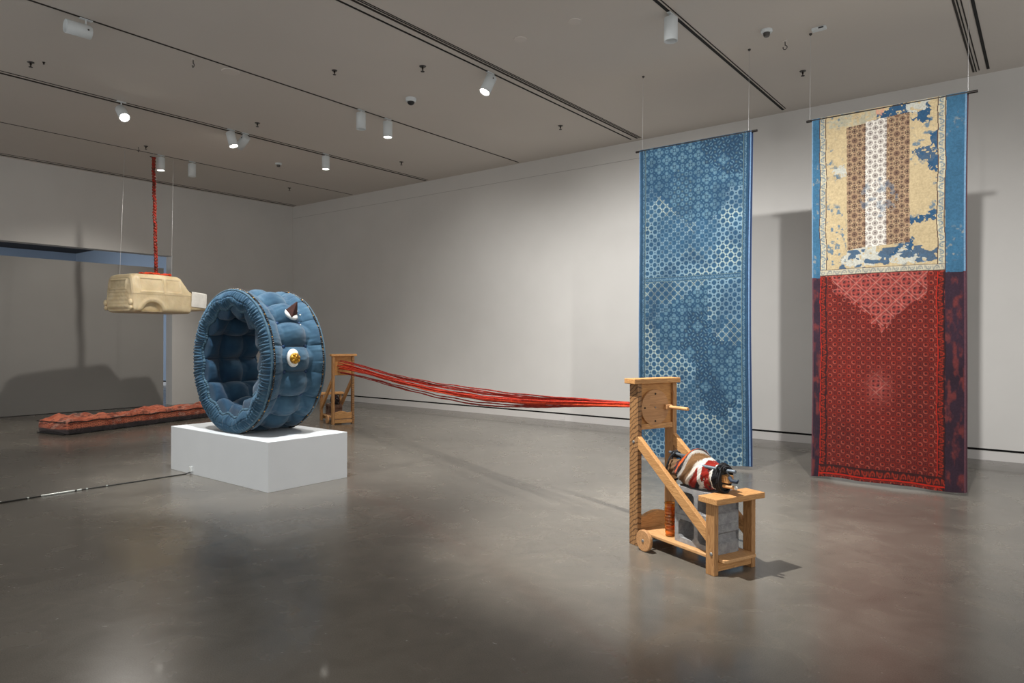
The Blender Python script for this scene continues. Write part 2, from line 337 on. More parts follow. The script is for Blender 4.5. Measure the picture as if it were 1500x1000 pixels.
def plate(x,y,rad,lab):
    tag(MB().lathe([(0,0),(rad,0),(rad*.96,-.008),(0,-.01)],32).build('ceiling_plate',M['disc'],None,loc=(x,y,CEIL)),lab,'cover plate')
plate(-8.0,4.57,.11,'flat round grey cover plate on the left of the ceiling')
plate(-3.891,6.023,.07,'faint round cover plate left of the unlit spotlight above the blue textile')
plate(-4.598,6.016,.07,'faint round cover plate between the leaning spotlight and the blue textile\'s spotlight')
r=thing('security_camera','small white dome security camera with black lens on ceiling','camera',(-6.93,6.599,CEIL))
MB().lathe([(0,0),(.075,0),(.072,-.04),(.06,-.05),(0,-.05)],28).build('mount',M['fixture'],r,smooth=False)
MB().lathe([(.05,-.05)]+[(.05*math.cos(a),-.05-.045*math.sin(a)) for a in [R(t) for t in range(0,91,10)]],28).build('dome',M['dark'],r,smooth=True)
def smoke(x,y,lab):
    r=thing('smoke_detector',lab,'smoke detector',(x,y,CEIL),0)
    MB().lathe([(0,0),(.06,0),(.06,-.02),(.05,-.032),(0,-.032)],28).build('detector_base',M['fixture'],r)
    MB().lathe([(.036,-.032),(.032,-.06),(.026,-.07),(0,-.07)],24).build('sensor',M['grey'],r)
smoke(-2.387,7.444,'white round smoke detector above the gap between the textiles')
smoke(-11.512,7.544,'small smoke detector on the left, above the blue padded wheel')
r=thing('junction_box','small white ceiling box with a black slot near the right textile wire','ceiling box',(-1.93,7.72,CEIL))
MB().box(-.07,.07,-.03,.03,-.03,0).build('box_body',M['fixture'],r,bevel=.004); MB().box(.0,.05,-.032,-.029,-.022,-.008).build('slot_opening',M['dark'],r)
# the fixtures of the room beyond
for i,(x,y) in enumerate([(-22.5,6.2),(-22.5,7.75)]):
    r=thing('ceiling_spotlight',['spotlight seen through the gap above the partition, at the far left edge','spotlight seen through the gap above the partition, second from the left'][i],'spotlight',(x,y,NC),0,'spotlights of the room beyond')
    MB().tube([(0,0,0),(0,0,-.07)],.01).build('stem',M['fixture'],r)
    MB().lathe([(0,.05),(.08,.05),(.08,-.2),(.07,-.2),(.07,-.15),(0,-.15)],24,Matrix.Translation((0,0,-.12))@Euler((R(-50),0,0)).to_matrix().to_4x4()).build('housing',M['fixture'],r)

# ------------------------------------------------------------------ plinth
o=MB().box(-7.83,-5.905,3.765,4.71,0,.485).build('plinth',M['white'],bevel=.003); tag(o,'large low white rectangular plinth carrying the blue padded wheel','plinth')

# ------------------------------------------------------------------ padded wheel
WH=thing('padded_wheel','large upright ring of tufted indigo canvas cushions on white plinth','sculpture',(-6.8,3.9,.485))
CZ=.752; RW=.75; WD=.62; zmin=.002
def ring_pts(r,th,y):
    P=np.stack([r*np.cos(th),y+0*th,CZ+r*np.sin(th)],-1); P[...,2]=np.maximum(P[...,2],zmin+.0*P[...,2]); return P
NT=768; th=np.linspace(0,2*PI,NT,endpoint=False)[:,None]; 
B1,B2=.19,.45
NB=16; ph=R(14)
def pillow(y,th,n,phase,bs,wide=.03,inner=False):
    q=((th-phase)*n/(2*PI))%1.0
    y=np.broadcast_to(y,np.broadcast(y,th).shape); q=np.broadcast_to(q,y.shape)
    # the middle column swells over its neighbours between the buttons
    c=(bs[0]+bs[1])/2; sw=wide*np.sin(PI*q)**.8
    half=(bs[1]-bs[0])/2; dd=y-c
    y=np.where(np.abs(dd)<half+sw, c+dd*half/(half+sw), np.where(dd>0, bs[1]+(dd-half-sw)*(WD-bs[1])/(WD-bs[1]-sw), bs[0]+(dd+half+sw)*(bs[0])/(bs[0]-sw)))
    edges=[0]+bs+[WD]; h=np.zeros(y.shape)
    for k in range(len(edges)-1):
        a,b_=edges[k],edges[k+1]; m=(y>=a)&(y<=b_); s=np.clip((y-a)/(b_-a),0,1)
        if k==0: sy=np.sin(PI*(.32+.68*s)); fade=np.clip(s*1.2+.0,0,1)
        elif k==len(edges)-2: sy=np.sin(PI*(.32+.68*(1-s))); fade=np.clip((1-s)*1.2,0,1)
        else: sy=np.sin(PI*s); fade=np.ones_like(s)
        if inner: fade=np.ones_like(s)
        sq=np.abs(np.sin(PI*q))**(.55*fade+.02)
        if 0<k<len(edges)-2: v=np.clip(sy,0,1)**.5*(.12+.88*sq)*1.12
        else: v=np.clip(sy,0,1)**.5*((.08+.92*sq) if inner else (.5+.5*sq))
        v=np.maximum(v,.62*np.clip(np.sin(PI*q),0,1)**.8)
        h=np.where(m,v,h)
    return h
yy=np.linspace(0,WD,72)[None,:]
wr=vnoise(th*30+0*yy,yy*14+0*th,5)*.006
tw=np.sin(th*150+5*vnoise(th*9+0*yy,yy*9,8))*.0025*np.exp(-yy/.05)
h=pillow(yy,th,NB,ph,[B1,B2])
btn=0
for bq in (B1,B2):
    dq=np.abs((((th-ph)*NB/(2*PI)+.5)%1)-.5)*2*PI*RW/NB; btn=btn+np.exp(-((dq**2+(yy-bq)**2)/.022**2))
rr=.654+.108*h-.012*btn+wr+tw
P=ring_pts(rr,th,yy)
MB().grid(P,wrap_u=True).build('outer_cushion',M['denim'],WH,smooth=True,fixn=False)
NI=13
yi=np.linspace(.0,WD,60)[None,:]
h=pillow(yi,th,NI,R(40),[.2,.42],.03,True)
edge=.022*np.sin(NI*th+1)+.012*vnoise(th*6,0*th+3,9)-.006
ri=.585+edge*np.exp(-yi/.08)-.135*h*np.clip(yi/.02,.0,1)**.6*np.clip((WD-yi)/.02,0,1)**.6+.004*vnoise(th*24+0*yi,yi*20+0*th,4)
P=ring_pts(ri,th,yi)
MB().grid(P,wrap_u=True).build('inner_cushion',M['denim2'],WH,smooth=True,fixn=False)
NT2=1600; t2=np.linspace(0,2*PI,NT2,endpoint=False)[:,None]; s=np.linspace(0,1,34)[None,:]
def ring_face(y0,sgn,seed):
    e=.022*np.sin(NI*t2+1)+.012*vnoise(t2*6,0*t2+3,9)-.006
    r=RW+(.575+e-RW)*s
    n=vnoise(t2*22+0*s,s*2+0*t2,seed)
    ruff=np.sin(t2*118+4.5*n+2*s)*(.009+.010*vnoise(t2*10+0*s,s*5+0*t2,seed+1))*np.sin(PI*np.clip(s*1.05,0,1))**.6
    y=y0-sgn*(.05*np.sin(PI*np.clip(s,0,1))**.7+ruff+.012*np.exp(-((s-.45)/.04)**2)*-1)
    return ring_pts(r,t2,y)
MB().grid(ring_face(0,1,21),wrap_u=True).build('gathered_face',M['denim'],WH,smooth=True,fixn=False)
MB().grid(ring_face(WD,-1,31),wrap_u=True).build('gathered_face',M['denim'],WH,smooth=True,fixn=False)
def ring_tube(r,y,rad,name,m,wav=0,n=400,par=WH,bmp=0):
    pts=[]; rs=[]
    for i in range(n):
        a=2*PI*i/n; rr=r+wav*(.022*math.sin(NI*a+1))+wav*.012*float(vnoise(np.array([a*6]),np.array([3.]),9)[0])-wav*.006
        pts.append((rr*math.cos(a),y,max(CZ+rr*math.sin(a),rad+.001))); rs.append(rad*(1+bmp*math.sin(a*110+2*math.sin(a*31))))
    return MB().tube(pts,rs,8,closed=True).build(name,m,par,smooth=True)
ring_tube(RW+.002,-.004,.011,'piping',M['piping']); ring_tube(RW+.002,WD+.004,.011,'piping',M['piping'])
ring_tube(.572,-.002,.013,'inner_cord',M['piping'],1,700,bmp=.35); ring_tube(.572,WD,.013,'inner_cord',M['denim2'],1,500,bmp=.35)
def sphere(mb,c,r,nu=8,nv=6,sc=(1,1,1)):
    prof=[(max(r*math.sin(PI*i/nv),0),-r*math.cos(PI*i/nv)) for i in range(nv+1)]
    prof[0]=(0,-r); prof[-1]=(0,r)
    mb.lathe(prof,nu,Matrix.Translation(c)@Matrix.Diagonal((*sc,1)))
for yb in (.022,WD-.018):
    mb=MB(); nb=216
    for i in range(nb):
        a=2*PI*i/nb; z=max(CZ+(RW+.010)*math.sin(a),.014); mb.mi=1 if i%6==0 else 0
        sphere(mb,((RW+.010)*math.cos(a),yb,z),.0125 if mb.mi==0 else .008)
    mb.build('beaded_trim',[M['bead'],M['gold']],WH,smooth=True)
for k in range(NB):
    a=ph+2*PI*k/NB
    if math.sin(a)<-.93: continue
    for bq in (B1,B2):
        T=Matrix.Translation((.668*math.cos(a),bq,CZ+.668*math.sin(a)))@Matrix.Scale(1.35,4)@Vector((math.cos(a),0,math.sin(a))).to_track_quat('Z','Y').to_matrix().to_4x4()
        MB().lathe([(.0,.012),(.008,.011),(.015,.006),(.016,.0),(.012,-.004),(0,-.004)],16,T).build('button',M['button'],WH,smooth=True)
def patch(a,y,rx,ry,rot,kind):
    rb=.757; T=Matrix.Translation((rb*math.cos(a),y,CZ+rb*math.sin(a)))@Matrix.Rotation(-a,4,'Y')@Matrix.Rotation(R(90),4,'Y')@Matrix.Rotation(rot,4,'Z')
    mb=MB(); mb.lathe([(0,.022),(.4,.02),(.8,.014),(1,.002),(1.0,-.02),(0,-.02)],36,T@Matrix.Diagonal((rx,ry,1,1)))
    p=mb.build('eye_patch',M['felt'],WH,smooth=True)
    if kind=='gold':
        mb=MB(); T2=T@Matrix.Translation((.005,0,.02))
        mb.lathe([(0,.035),(.012,.04),(.018,.036),(.024,.026),(.05,.018),(.056,.006),(.054,-.01)],24,T2)
        for i in range(7):
            w=i*2*PI/7; sphere(mb,T2@Vector((.036*math.cos(w),.036*math.sin(w),.012)),.021,10,8)
        sphere(mb,T2@Vector((-.015,0,.035)),.017,10,8)
        mb.build('gold_flower',M['goldcloth'],p,smooth=True)
        o=MB(); sphere(o,T2@Vector((-.022,.002,.05)),.008,8,6); o.build('brown_centre',M['brown'],p,smooth=True)
    else:
        T2=T@Matrix.Translation((0,0,.01)); mb=MB()
        base=[T2@Vector(v) for v in [(.055,-.055,0),(.055,.05,0),(-.045,.05,0),(-.055,-.035,0)]]; tip=T2@Vector((-.03,.055,.13))
        mb.add(base+[tip],[(0,1,2,3),(0,4,1),(1,4,2),(2,4,3),(3,4,0)])
        mb.build('brown_horn',M['brown'],p,bevel=.006)
patch(R(3.5),.24,.092,.068,0,'gold'); patch(R(42),.335,.088,.062,R(25),'horn')
for a,y in ((31,.40),(45,.44),(41,.45)):
    mb=MB(); sphere(mb,(.748*math.cos(R(a)),y,CZ+.748*math.sin(R(a))),.008)
    mb.build('white_bead',M['felt'],WH,smooth=True)

# ------------------------------------------------------------------ mule carts
UA=R(-21.5); CO=(-2.417,4.49,0)
def prism_part(name,poly,a,b,m,par,axis='y',bevel=.003): return MB().prism(poly,a,b,axis).build(name,m,par,bevel=bevel)
def bx(name,x0,x1,y0,y1,z0,z1,m,par,bevel=.003): return MB().box(x0,x1,y0,y1,z0,z1).build(name,m,par,bevel=bevel)
def make_cart(label,loc,rz,wood_dark=True):
    t=thing('wooden_cart',label,'wooden cart',loc,rz,None)
    for v0 in (0,.342):
        bx('post',0,.089,v0,v0+.038,0,1.165,M['wood_saw'] if v0==0 else M['wood_z'],t)
        bx('leg',.743,.815,v0,v0+.038,0,.455,M['wood_z'],t)
        prism_part('brace',[(.089,.79),(.743,.292),(.743,.205),(.089,.703)],v0+.001,v0+.037,M['wood_x'],t)
        for (x,z) in ((.045,.745),(.79,.135)):
            T=Matrix.Translation((x,v0-.001 if v0==0 else v0+.039,z))@Matrix.Rotation(R(90 if v0==0 else -90),4,'X')
            MB().lathe([(0,.006),(.009,.005),(.012,0),(.012,-.006)],12,T).build('bolt',M['bolt2'],t)
    bx('top_board',-.014,.102,-.04,.405,1.166,1.203,M['wood_y'],t,.004)
    bx('panel',.040,.068,.039,.341,.84,1.164,M['wood_ply'],t)
    bx('panel_rail',.069,.088,.04,.34,.835,.873,M['wood_y'],t)
    T=Matrix.Translation((.069,.168,.99))@Matrix.Rotation(R(90),4,'Y')
    d=MB().lathe([(0,0),(.13,0),(.131,.003),(.131,.017),(.129,.02),(0,.02)],64,T).build('crank_disc',M['wood_disc'],t)
    for a in (0,90,180,270):
        if a==0: continue
        T2=Matrix.Translation((.089,.168+.1*math.cos(R(a)),.99+.1*math.sin(R(a))))@Matrix.Rotation(R(90),4,'Y')
        MB().lathe([(0,.004),(.006,.004),(.008,0)],10,T2).build('bolt',M['bolt'],d)
    MB().lathe([(0,.004),(.005,.004),(.006,0)],10,Matrix.Translation((.089,.168,.99))@Matrix.Rotation(R(90),4,'Y')).build('bolt',M['bolt2'],d)
    MB().box(.088,.12,.25,.305,.972,1.008).build('handle_block',M['wood_disc'],d,bevel=.005)
    MB().tube([(.10,.285,.99),(.30,.285,.99)],.0125,18).build('crank_handle',M['wood_base'],d,smooth=False,bevel=.002)
    poly=[(.039,.092),(.341,.092),(.341,.195)]+[(.341-.302*k/12,.197+.026*math.sin(PI*min(1,k/9))) for k in range(1,12)]+[(.039,.205)]
    MB().prism(poly,.005,.045,'x').build('bottom_beam',M['wood_y'],t,bevel=.006)
    bx('lower_rail',.0,.045,.039,.341,.02,.078,M['wood_y'],t)
    n=[]
    poly=[(.05,.04),(.742,.04),(.742,.025)]
    out=[(.048,.041),(.74,.041)]+[(.817,.041),(.855,.045),(.865,.06)]+[(.868,.2),(.865,.325),(.85,.34)]+[(.048,.34)]
    MB().prism(out,.084,.106,'z').build('base_board',M['wood_base'],t,bevel=.005)
    bx('end_rail',.775,.813,.039,.341,.025,.083,M['wood_y'],t)
    bx('seat_board',.705,.862,-.028,.415,.456,.494,M['wood_y'],t,.004)
    for v0 in (-.026,.40) if False else (-.0325,.4125):
        T=Matrix.Translation((.20,v0,.0755))@Matrix.Rotation(R(90),4,'X')
        w=MB().lathe([(0,-.014),(.07,-.014),(.0745,-.010),(.0745,.010),(.07,.014),(0,.014)],48,T).build('wheel',M['wood_disc'],t)
        MB().lathe([(0,.02),(.009,.019),(.012,.013),(0,.013)] if v0<0 else [(0,-.02),(.009,-.019),(.012,-.013),(0,-.013)],12,T).build('axle_bolt',M['bolt2'],w)
    MB().tube([(.20,-.018,.0755),(.20,.398,.0755)],.008).build('axle',M['bolt2'],t)
    return t
cartN=make_cart('foreground wooden crank cart beside the blue textile, holding cinder blocks',CO,UA)
A2=UA+PI; FO=(-9.49,7.72,0)
cartF=copy_tree(cartN); cartF.location=FO; cartF.rotation_euler=(0,0,A2)
tag(cartF,'far wooden crank cart behind the blue padded wheel, near the wall','wooden cart')

def cinder(name,label,loc,rz,m,notch=False,grp=None):
    """block 0.39 long (x), 0.19 deep (y), 0.19 high (z), cores running along y"""
    L,D,H=.39,.188,.1895
    me=bpy.data.meshes.new(name); bm=bmesh.new()
    xs=[0,.034,.178,.212,.356,L]; zs=[0,.032,H-.032,H]
    # profile with two rounded openings, built as a grid with holes
    def openf(i,j): return i in (1,3) and j==1
    for yv in (0,D):
        pass
    mb=MB()
    for side,yv in ((0,0),(1,D)):
        for i in range(5):
            for j in range(3):
                if openf(i,j): continue
                vs=[(xs[i],yv,zs[j]),(xs[i+1],yv,zs[j]),(xs[i+1],yv,zs[j+1]),(xs[i],yv,zs[j+1])]
                mb.add(vs,[(0,1,2,3) if side==0 else (3,2,1,0)])
    for i in (1,3):
        a,b_,c,d=xs[i],xs[i+1],zs[1],zs[2]
        # fill corners: bevelled triangles
        k=.022
        for yv,sd in ((0,0),(D,1)):
            for (cx,cz,sx,sz) in ((a,c,1,1),(b_,c,-1,1),(b_,d,-1,-1),(a,d,1,-1)):
                mb.add([(cx,yv,cz),(cx+sx*k,yv,cz),(cx,yv,cz+sz*k)],[(0,1,2)])
        pts=[(a+k,c),(b_-k,c),(b_,c+k),(b_,d-k),(b_-k,d),(a+k,d),(a,d-k),(a,c+k)]
        n=8; vs=[(p[0],0,p[1]) for p in pts]+[(p[0]*1.0,D,p[1]) for p in pts]
        mb.add(vs,[(q,(q+1)%n,(q+1)%n+n,q+n) for q in range(n)])
    # outer skin; the ends carry a shallow groove
    g=.018
    mb.add([(0,0,0),(L,0,0),(L,D,0),(0,D,0)],[(3,2,1,0)]); mb.add([(0,0,H),(L,0,H),(L,D,H),(0,D,H)],[(0,1,2,3)])
    for X,sx in ((0,1),(L,-1)):
        pr=[(X,0),(X,.07),(X+sx*g,.085),(X+sx*g,.125),(X,.14),(X,H)]
        for q in range(5):
            (xa,za),(xb,zb)=pr[q],pr[q+1]; mb.add([(xa,0,za),(xb,0,zb),(xb,D,zb),(xa,D,za)],[(0,1,2,3)])
    o=mb.build(name,m,None)
    o.location=loc; o.rotation_euler=(0,0,rz); return tag(o,label,'cinder block',grp)
def cw(u,v,z=0,o=CO,a=UA): return (o[0]+u*math.cos(a)-v*math.sin(a), o[1]+u*math.sin(a)+v*math.cos(a), z)
cinder('cinder_block','grey cinder block on the foreground cart, lower of the two',cw(.375,.088,.1065),UA,M['block'])
cinder('cinder_block','grey cinder block on the foreground cart, upper one under the striped bundle',cw(.372,.091,.2965),UA,M['block'])
cinder('cinder_block','brownish block standing on the base board of the far cart',cw(.375,.10,.1065,FO,A2),A2,M['block2'])

# amber glasses, nested in a stack on the cart's base board
def tumbler(u,v,z,label,a=0):
    prof=[]; H=.105; 
    for k in range(0,25):
        f=k/24; r=.0315+.0085*f; r+=.0016*math.sin(f*PI*2*4.5); prof.append((r,H*f))
    prof=[(0,0)]+prof+[(prof[-1][0]-.003,H)]+[(r-.003,max(z,.006)) for r,z in prof[::-1][1:-1]]+[(0,.006)]
    return tag(MB().lathe(prof,40).build('amber_glass',M['amber'],None,smooth=True,loc=cw(u,v,z)),label,'glass','amber glasses nested on the foreground cart')
zz=.1065
for i,l in enumerate(['lowest ribbed amber glass of the stack on the foreground cart','second ribbed amber glass from the bottom of the stack','third ribbed amber glass from the bottom of the stack','topmost ribbed amber glass of the stack on the foreground cart']):
    tumbler(.285,.13,zz+i*.0432,l)
o=tumbler(.50,.3225,.1065,'ribbed amber glass standing behind the lower grey cinder block'); 

# striped bundle lying on the blocks
def bundle(o,a,label,far=False):
    t=thing('cloth_bundle',label,'bundle',cw(.38 if far else .25,.18 if far else .17,.297 if far else .487,o,a),a); t.scale=(.66,.66,.66) if far else (1,1,1)
    Lb=.50; nu,nv=120,80; su=np.linspace(0,1,nu)[:,None]; w=np.linspace(0,2*PI,nv,endpoint=False)[None,:]
    keys=np.interp(su[:,0],[0,.04,.12,.2,.32,.55,.72,.85,.93,1],[.042,.050,.054,.058,.096,.108,.098,.082,.078,.06])[:,None]
    lump=.055*np.exp(-((su-.52)/.14)**2)*np.clip(np.sin(w-.0),0,1)**2
    r=keys+lump+.003*np.sin(w*9+su*40)+.006*vnoise(su*10+0*w,w*2,3)
    # strands: fine helical ridges
    r=r+.0022*np.sin((w*1.0+su*4.2)*26)*(su>.18)
    cz=.098+0*su; X=su*Lb+0*w; Y=r*np.cos(w)*.95; Z=cz+r*np.sin(w); Z=np.maximum(Z,.002+0*Z)
    P=np.stack([X,Y,Z],-1)
    ob=MB().grid(P,wrap_v=True)
    ob.f.append(tuple(range(nv))[::-1]); ob.m.append(0); ob.f.append(tuple((nu-1)*nv+k for k in range(nv))); ob.m.append(0)
    ob=ob.build('wound_cloth',M['dyed_mat'],t,smooth=True,fixn=False)
    pal=np.array([lin(c) for c in [(120,88,56),(120,88,56),(214,206,194),(140,30,14),(140,30,14),(24,20,28),(208,200,190),(112,82,54),(26,22,30),(150,36,18),(24,20,28),(200,84,28),(30,26,30),(170,164,156)]])
    if far: pal=np.array([lin(c) for c in [(40,32,34),(70,50,44),(24,20,24),(60,26,22),(30,26,30)]])
    idx=np.floor(((w/(2*PI))*1.0+su*1.15)*len(pal)*1.0+.6*vnoise(su*5+0*w,w*1.3,6)).astype(int)%len(pal)
    c=pal[idx]
    if not far:
        m=(su+0*w)<.19; c[m]=lin((112,84,58)); m=(su+0*w)>.90; c[m]=lin((16,16,20))
        m=((su+0*w)>.885)&((su+0*w)<.9); c[m]=lin((225,222,215)); m=((su+0*w)>.74)&((su+0*w)<.86); 
        c[m&(vnoise(su*60+0*w,w*4,2)>.35)]=lin((140,26,14)); m=((su+0*w)>.69)&((su+0*w)<.745); c[m]=lin((210,206,198))
    color_attr(ob,c.reshape(-1,3))
    MB().box(.42,.555,-.035,.015,.08,.128).build('timber',M['wood_x'],t,bevel=.003)
    MB().tube([(-.03,.03,.175),(.60,.03,.175)] if far else [(-.045,.03,.192),(.20,.01,.186)],.011,14).build('pipe',M['pipe'],t,bevel=.0015)
    if not far: MB().tube([(.27,-.075,.165),(.61,-.03,.165)],.011,14).build('pipe',M['pipe'],t,bevel=.0015)
    MB().tube([(.40,-.02,.052),(.60,-.02,.06)],.0115,14).build('dowel',M['wood_base'],t,bevel=.003)
    mb=MB(); sphere(mb,(.603,-.02,.06),.0125,12,8); mb.build('dowel_tip',M['felt'],t,smooth=True)
    for (x,ry,rz_) in ((.035,.075,.09),(.485,.062,.095),(.50,.06,.09),(.47,.066,.09)):
        pts=[(x+.006*math.sin(3*q),ry*math.cos(q)-.0,.10+rz_*math.sin(q)) for q in [2*PI*k/28 for k in range(28)]]
        pts=[(p[0],p[1],max(p[2],.012)) for p in pts]
        MB().tube(pts,.007,8,closed=True).build('cord',M['cord'],t,smooth=True)
    mb=MB()
    for (x,y0) in ((.005,.03),(.03,.03),(.50,-.045),(.53,-.04),(.55,-.04)):
        pts=[(x+.004*math.cos(q)*3,y0+.019*math.cos(q),.186-.03*max(0,x)+.019*math.sin(q)) for q in [2*PI*k/14 for k in range(14)]]
        mb.tube(pts,.007,8,closed=True)
    mb.tube([(-.01,.03,.20),(-.02,.03,.15),(.01,.0,.10),(.03,-.03,.05)],.007,8); mb.tube([(.52,-.05,.19),(.58,-.045,.13),(.60,-.045,.11)],.005,8)
    mb.build('cord_knot',M['cord'],t,smooth=True)
    mb=MB(); mb.tube([(.575,-.045,.125),(.60,-.055,.108),(.63,-.04,.104),(.645,-.045,.12)],[.012,.013,.012,.005],8); mb.build('cord_tassel',M['cordblue'],t,smooth=True)
    return t
bundle(CO,UA,'bundle wound in brown, white, red and black stripes on grey blocks')
bundle(FO,A2,'small dark bundle resting on the far cart\'s brownish block',True)

# ------------------------------------------------------------------ ropes between the two carts
n0=Vector(cw(.0,.0)); vN=Vector(cw(0,1,0))-Vector(cw(0,0,0)); near=Vector(cw(.04,.165,0)); farp=Vector(cw(.04,.21,0,FO,A2))
RT=thing('rope_span','red ropes sagging from the far cart to the foreground cart','ropes',(near.x,near.y,0))
T0=np.array([0,.03,.1,.165,.25,.34,.485,.67,.826,.93,1.0])
mid=np.array([1.0,.985,.950,.915,.876,.852,.848,.885,.945,.975,.985])
strands=[]
for k in range(14):
    a=2*PI*k/14+.2
    strands.append((.095*math.cos(a),.075*math.sin(a)+.01, [0,0,.5,0][k%4]))
fixed=[(.05,.10,1.0),(.02,.09,1.15),(-.05,.085,.9),(-.06,.06,.6),(.06,.06,.5),(.03,.03,.25),(-.03,.02,.15),(.07,.01,.05),(-.08,.0,0),(0,-.02,-.1),(.05,-.05,-.15),(-.05,-.04,-.2),(.02,-.09,-1),(-.04,-.1,-1.08),(.06,-.085,-.5),(.0,.0,.05),(-.02,.05,.1),(.04,-.01,-.05)]
dirv=(farp-near); side=Vector((-dirv.y,dirv.x,0)).normalized()
for i,(fy,fz,lev) in enumerate(fixed):
    pts=[]; fr=np.linspace(0,1,90)
    off=(.006+.016*((i*7)%5)/5)*(1 if i%2 else -1)
    for t in fr:
        z=np.interp(t,T0,mid); bow=math.sin(PI*min(1,t/.95))
        g=max(0,min(1,(t)/.35)); 
        z+= lev*(.075 if lev>0 else .092)*g*(1-.1*t) + (fz*.6)*max(0,(t-.7)/.3)**1.3*(1-.5*abs(lev)) + .012*math.sin(i*2.1)*(1-.3*t)
        lat=off*(1-t)+fy*1.1*t**1.3 + (.012*math.sin(i*1.7+t*9))*math.sin(PI*t)
        p=near+dirv*t+side*lat; pts.append((p.x-near.x,p.y-near.y,z+.0035*math.sin(t*60+i)*math.sin(PI*t)))
    m=M['rope2'] if lev<-.4 or lev>.85 else (M['rope3'] if i%4==1 else M['rope'])
    rad=.0072 if abs(lev)<.4 else .0068
    rs=[rad*(1+.18*math.sin(q*2.9+i)) for q in range(90)]
    MB().tube(pts,rs,8).build('rope_strand',m,RT,smooth=True)

# ------------------------------------------------------------------ hanging textiles
def textile(label,x0,x1,zt,zb,colf,lin_m,seed,rodpx,wires):
    W=x1-x0; t=thing('hanging_textile',label,'textile',((x0+x1)/2,7.8,0))
    nx,nz=int(W/.0042),int((zt-zb)/.0047); xs=np.linspace(-W/2,W/2,nx)[None,:]; zs=np.linspace(zt,zb,nz)[:,None]
    f=(zt-zs)/(zt-zb)
    yv=(.018*f**.7*np.sin(xs*5.2+seed+f*1.3)+.012*f*np.sin(xs*13+f*3+seed*2)+.004*np.sin(xs*30+f*9+seed)*np.clip(f*3,0,1)+.01*f**6*np.sin(xs*9))
    zv=zs-.008*np.cos(xs*3+seed)*f+.006*np.sin(xs*11)*f**8
    xv=xs*(1-.012*np.sin(PI*f)*np.sign(xs)*np.sign(xs))+.004*np.sin(f*7+seed)
    P=np.stack([xv+0*zs,yv-.012,zv+0*xs],-1)
    me=bpy.data.meshes.new('cloth'); nvt=nx*nz
    me.vertices.add(nvt); me.vertices.foreach_set('co',P.reshape(-1).astype(np.float32))
    ii,jj=np.meshgrid(np.arange(nz-1),np.arange(nx-1),indexing='ij'); a=(ii*nx+jj).ravel()
    quads=np.stack([a,a+nx,a+nx+1,a+1],-1).astype(np.int32)
    me.loops.add(quads.size); me.loops.foreach_set('vertex_index',quads.ravel())
    me.polygons.add(len(quads)); me.polygons.foreach_set('loop_start',np.arange(0,quads.size,4,dtype=np.int32)); me.polygons.foreach_set('loop_total',np.full(len(quads),4,dtype=np.int32))
    me.update(calc_edges=True); me.polygons.foreach_set('use_smooth',[True]*len(quads)); me.materials.append(M['dyed'])
    o=bpy.data.objects.new('cloth',me); COL.objects.link(o); o.parent=t
    u=(xs+W/2)/W+0*zs; v=f+0*xs
    color_attr(o,np.clip(colf(u,v,W,zt-zb).reshape(-1,3),0,1)**1.08*.74)
    # the second layer hanging behind
    nx2,nz2=60,120; xs=np.linspace(-W/2-.002,W/2+.01,nx2)[None,:]; zs=np.linspace(zt+.002,zb+.004,nz2)[:,None]; f=(zt-zs)/(zt-zb)
    yv=(.018*np.clip(f,0,1)**.7*np.sin(xs*5.2+seed+f*1.3)+.012*f*np.sin(xs*13+f*3+seed*2))+.018
    xv=xs*(1-.012*np.sin(PI*f))+.004*np.sin(f*7+seed)
    MB().grid(np.stack([xv+0*zs,yv,zs+0*xs],-1)).build('back_layer',lin_m,t,smooth=True)
    MB().tube([(rodpx[0]-(x0+x1)/2,0,zt-.012),(rodpx[1]-(x0+x1)/2,0,zt-.012)],.0135,16).build('rod',M['rod'],t,bevel=.002)
    for wx in wires:
        MB().tube([(wx-(x0+x1)/2,.0,zt),(wx-(x0+x1)/2,.02,CEIL-.001)],.0016,6).build('hanging_wire',M['wire'],t)
        MB().lathe([(0,0),(.016,0),(.016,-.012),(.005,-.02),(0,-.03)],12).build('wire_anchor',M['grey'],t,loc=(wx-(x0+x1)/2,.02,CEIL-.0005))
    return t

def C_(c): return np.array(lin(c))
def mixc(a,b_,m): m=np.clip(m,0,1)[...,None]; return a*(1-m)+b_*m
def sstep(e0,e1,x): t=np.clip((x-e0)/(e1-e0),0,1); return t*t*(3-2*t)
def inpoly(u,v,poly):
    r=np.zeros(u.shape,bool); n=len(poly)
    for i in range(n):
        x1,y1=poly[i]; x2,y2=poly[(i+1)%n]
        if y1==y2: continue
        c=((y1>v)!=(y2>v))&(u<(x2-x1)*(v-y1)/(y2-y1)+x1); r^=c
    return r
def scroll(a,b_,per):
    """curling border: a along the strip in metres, b_ across 0..1"""
    q=(a/per)%1; flip=np.where(np.floor(a/per)%2==0,1,-1)
    cx=.5+flip*.12; d=np.hypot((q-.5)*1.15,(b_-cx)*.9)
    ring=np.exp(-((d-.32)/.085)**2)*((b_-.5)*flip<.22); dot=np.exp(-((np.hypot(q-.5,b_-.5-flip*.1))/.1)**2)
    leaf=np.exp(-(((q-.02-.9*(b_-.5)*flip*.3)/.07)**2))*(np.abs(b_-.5)<.33)
    return np.clip(ring+dot+leaf,0,1)

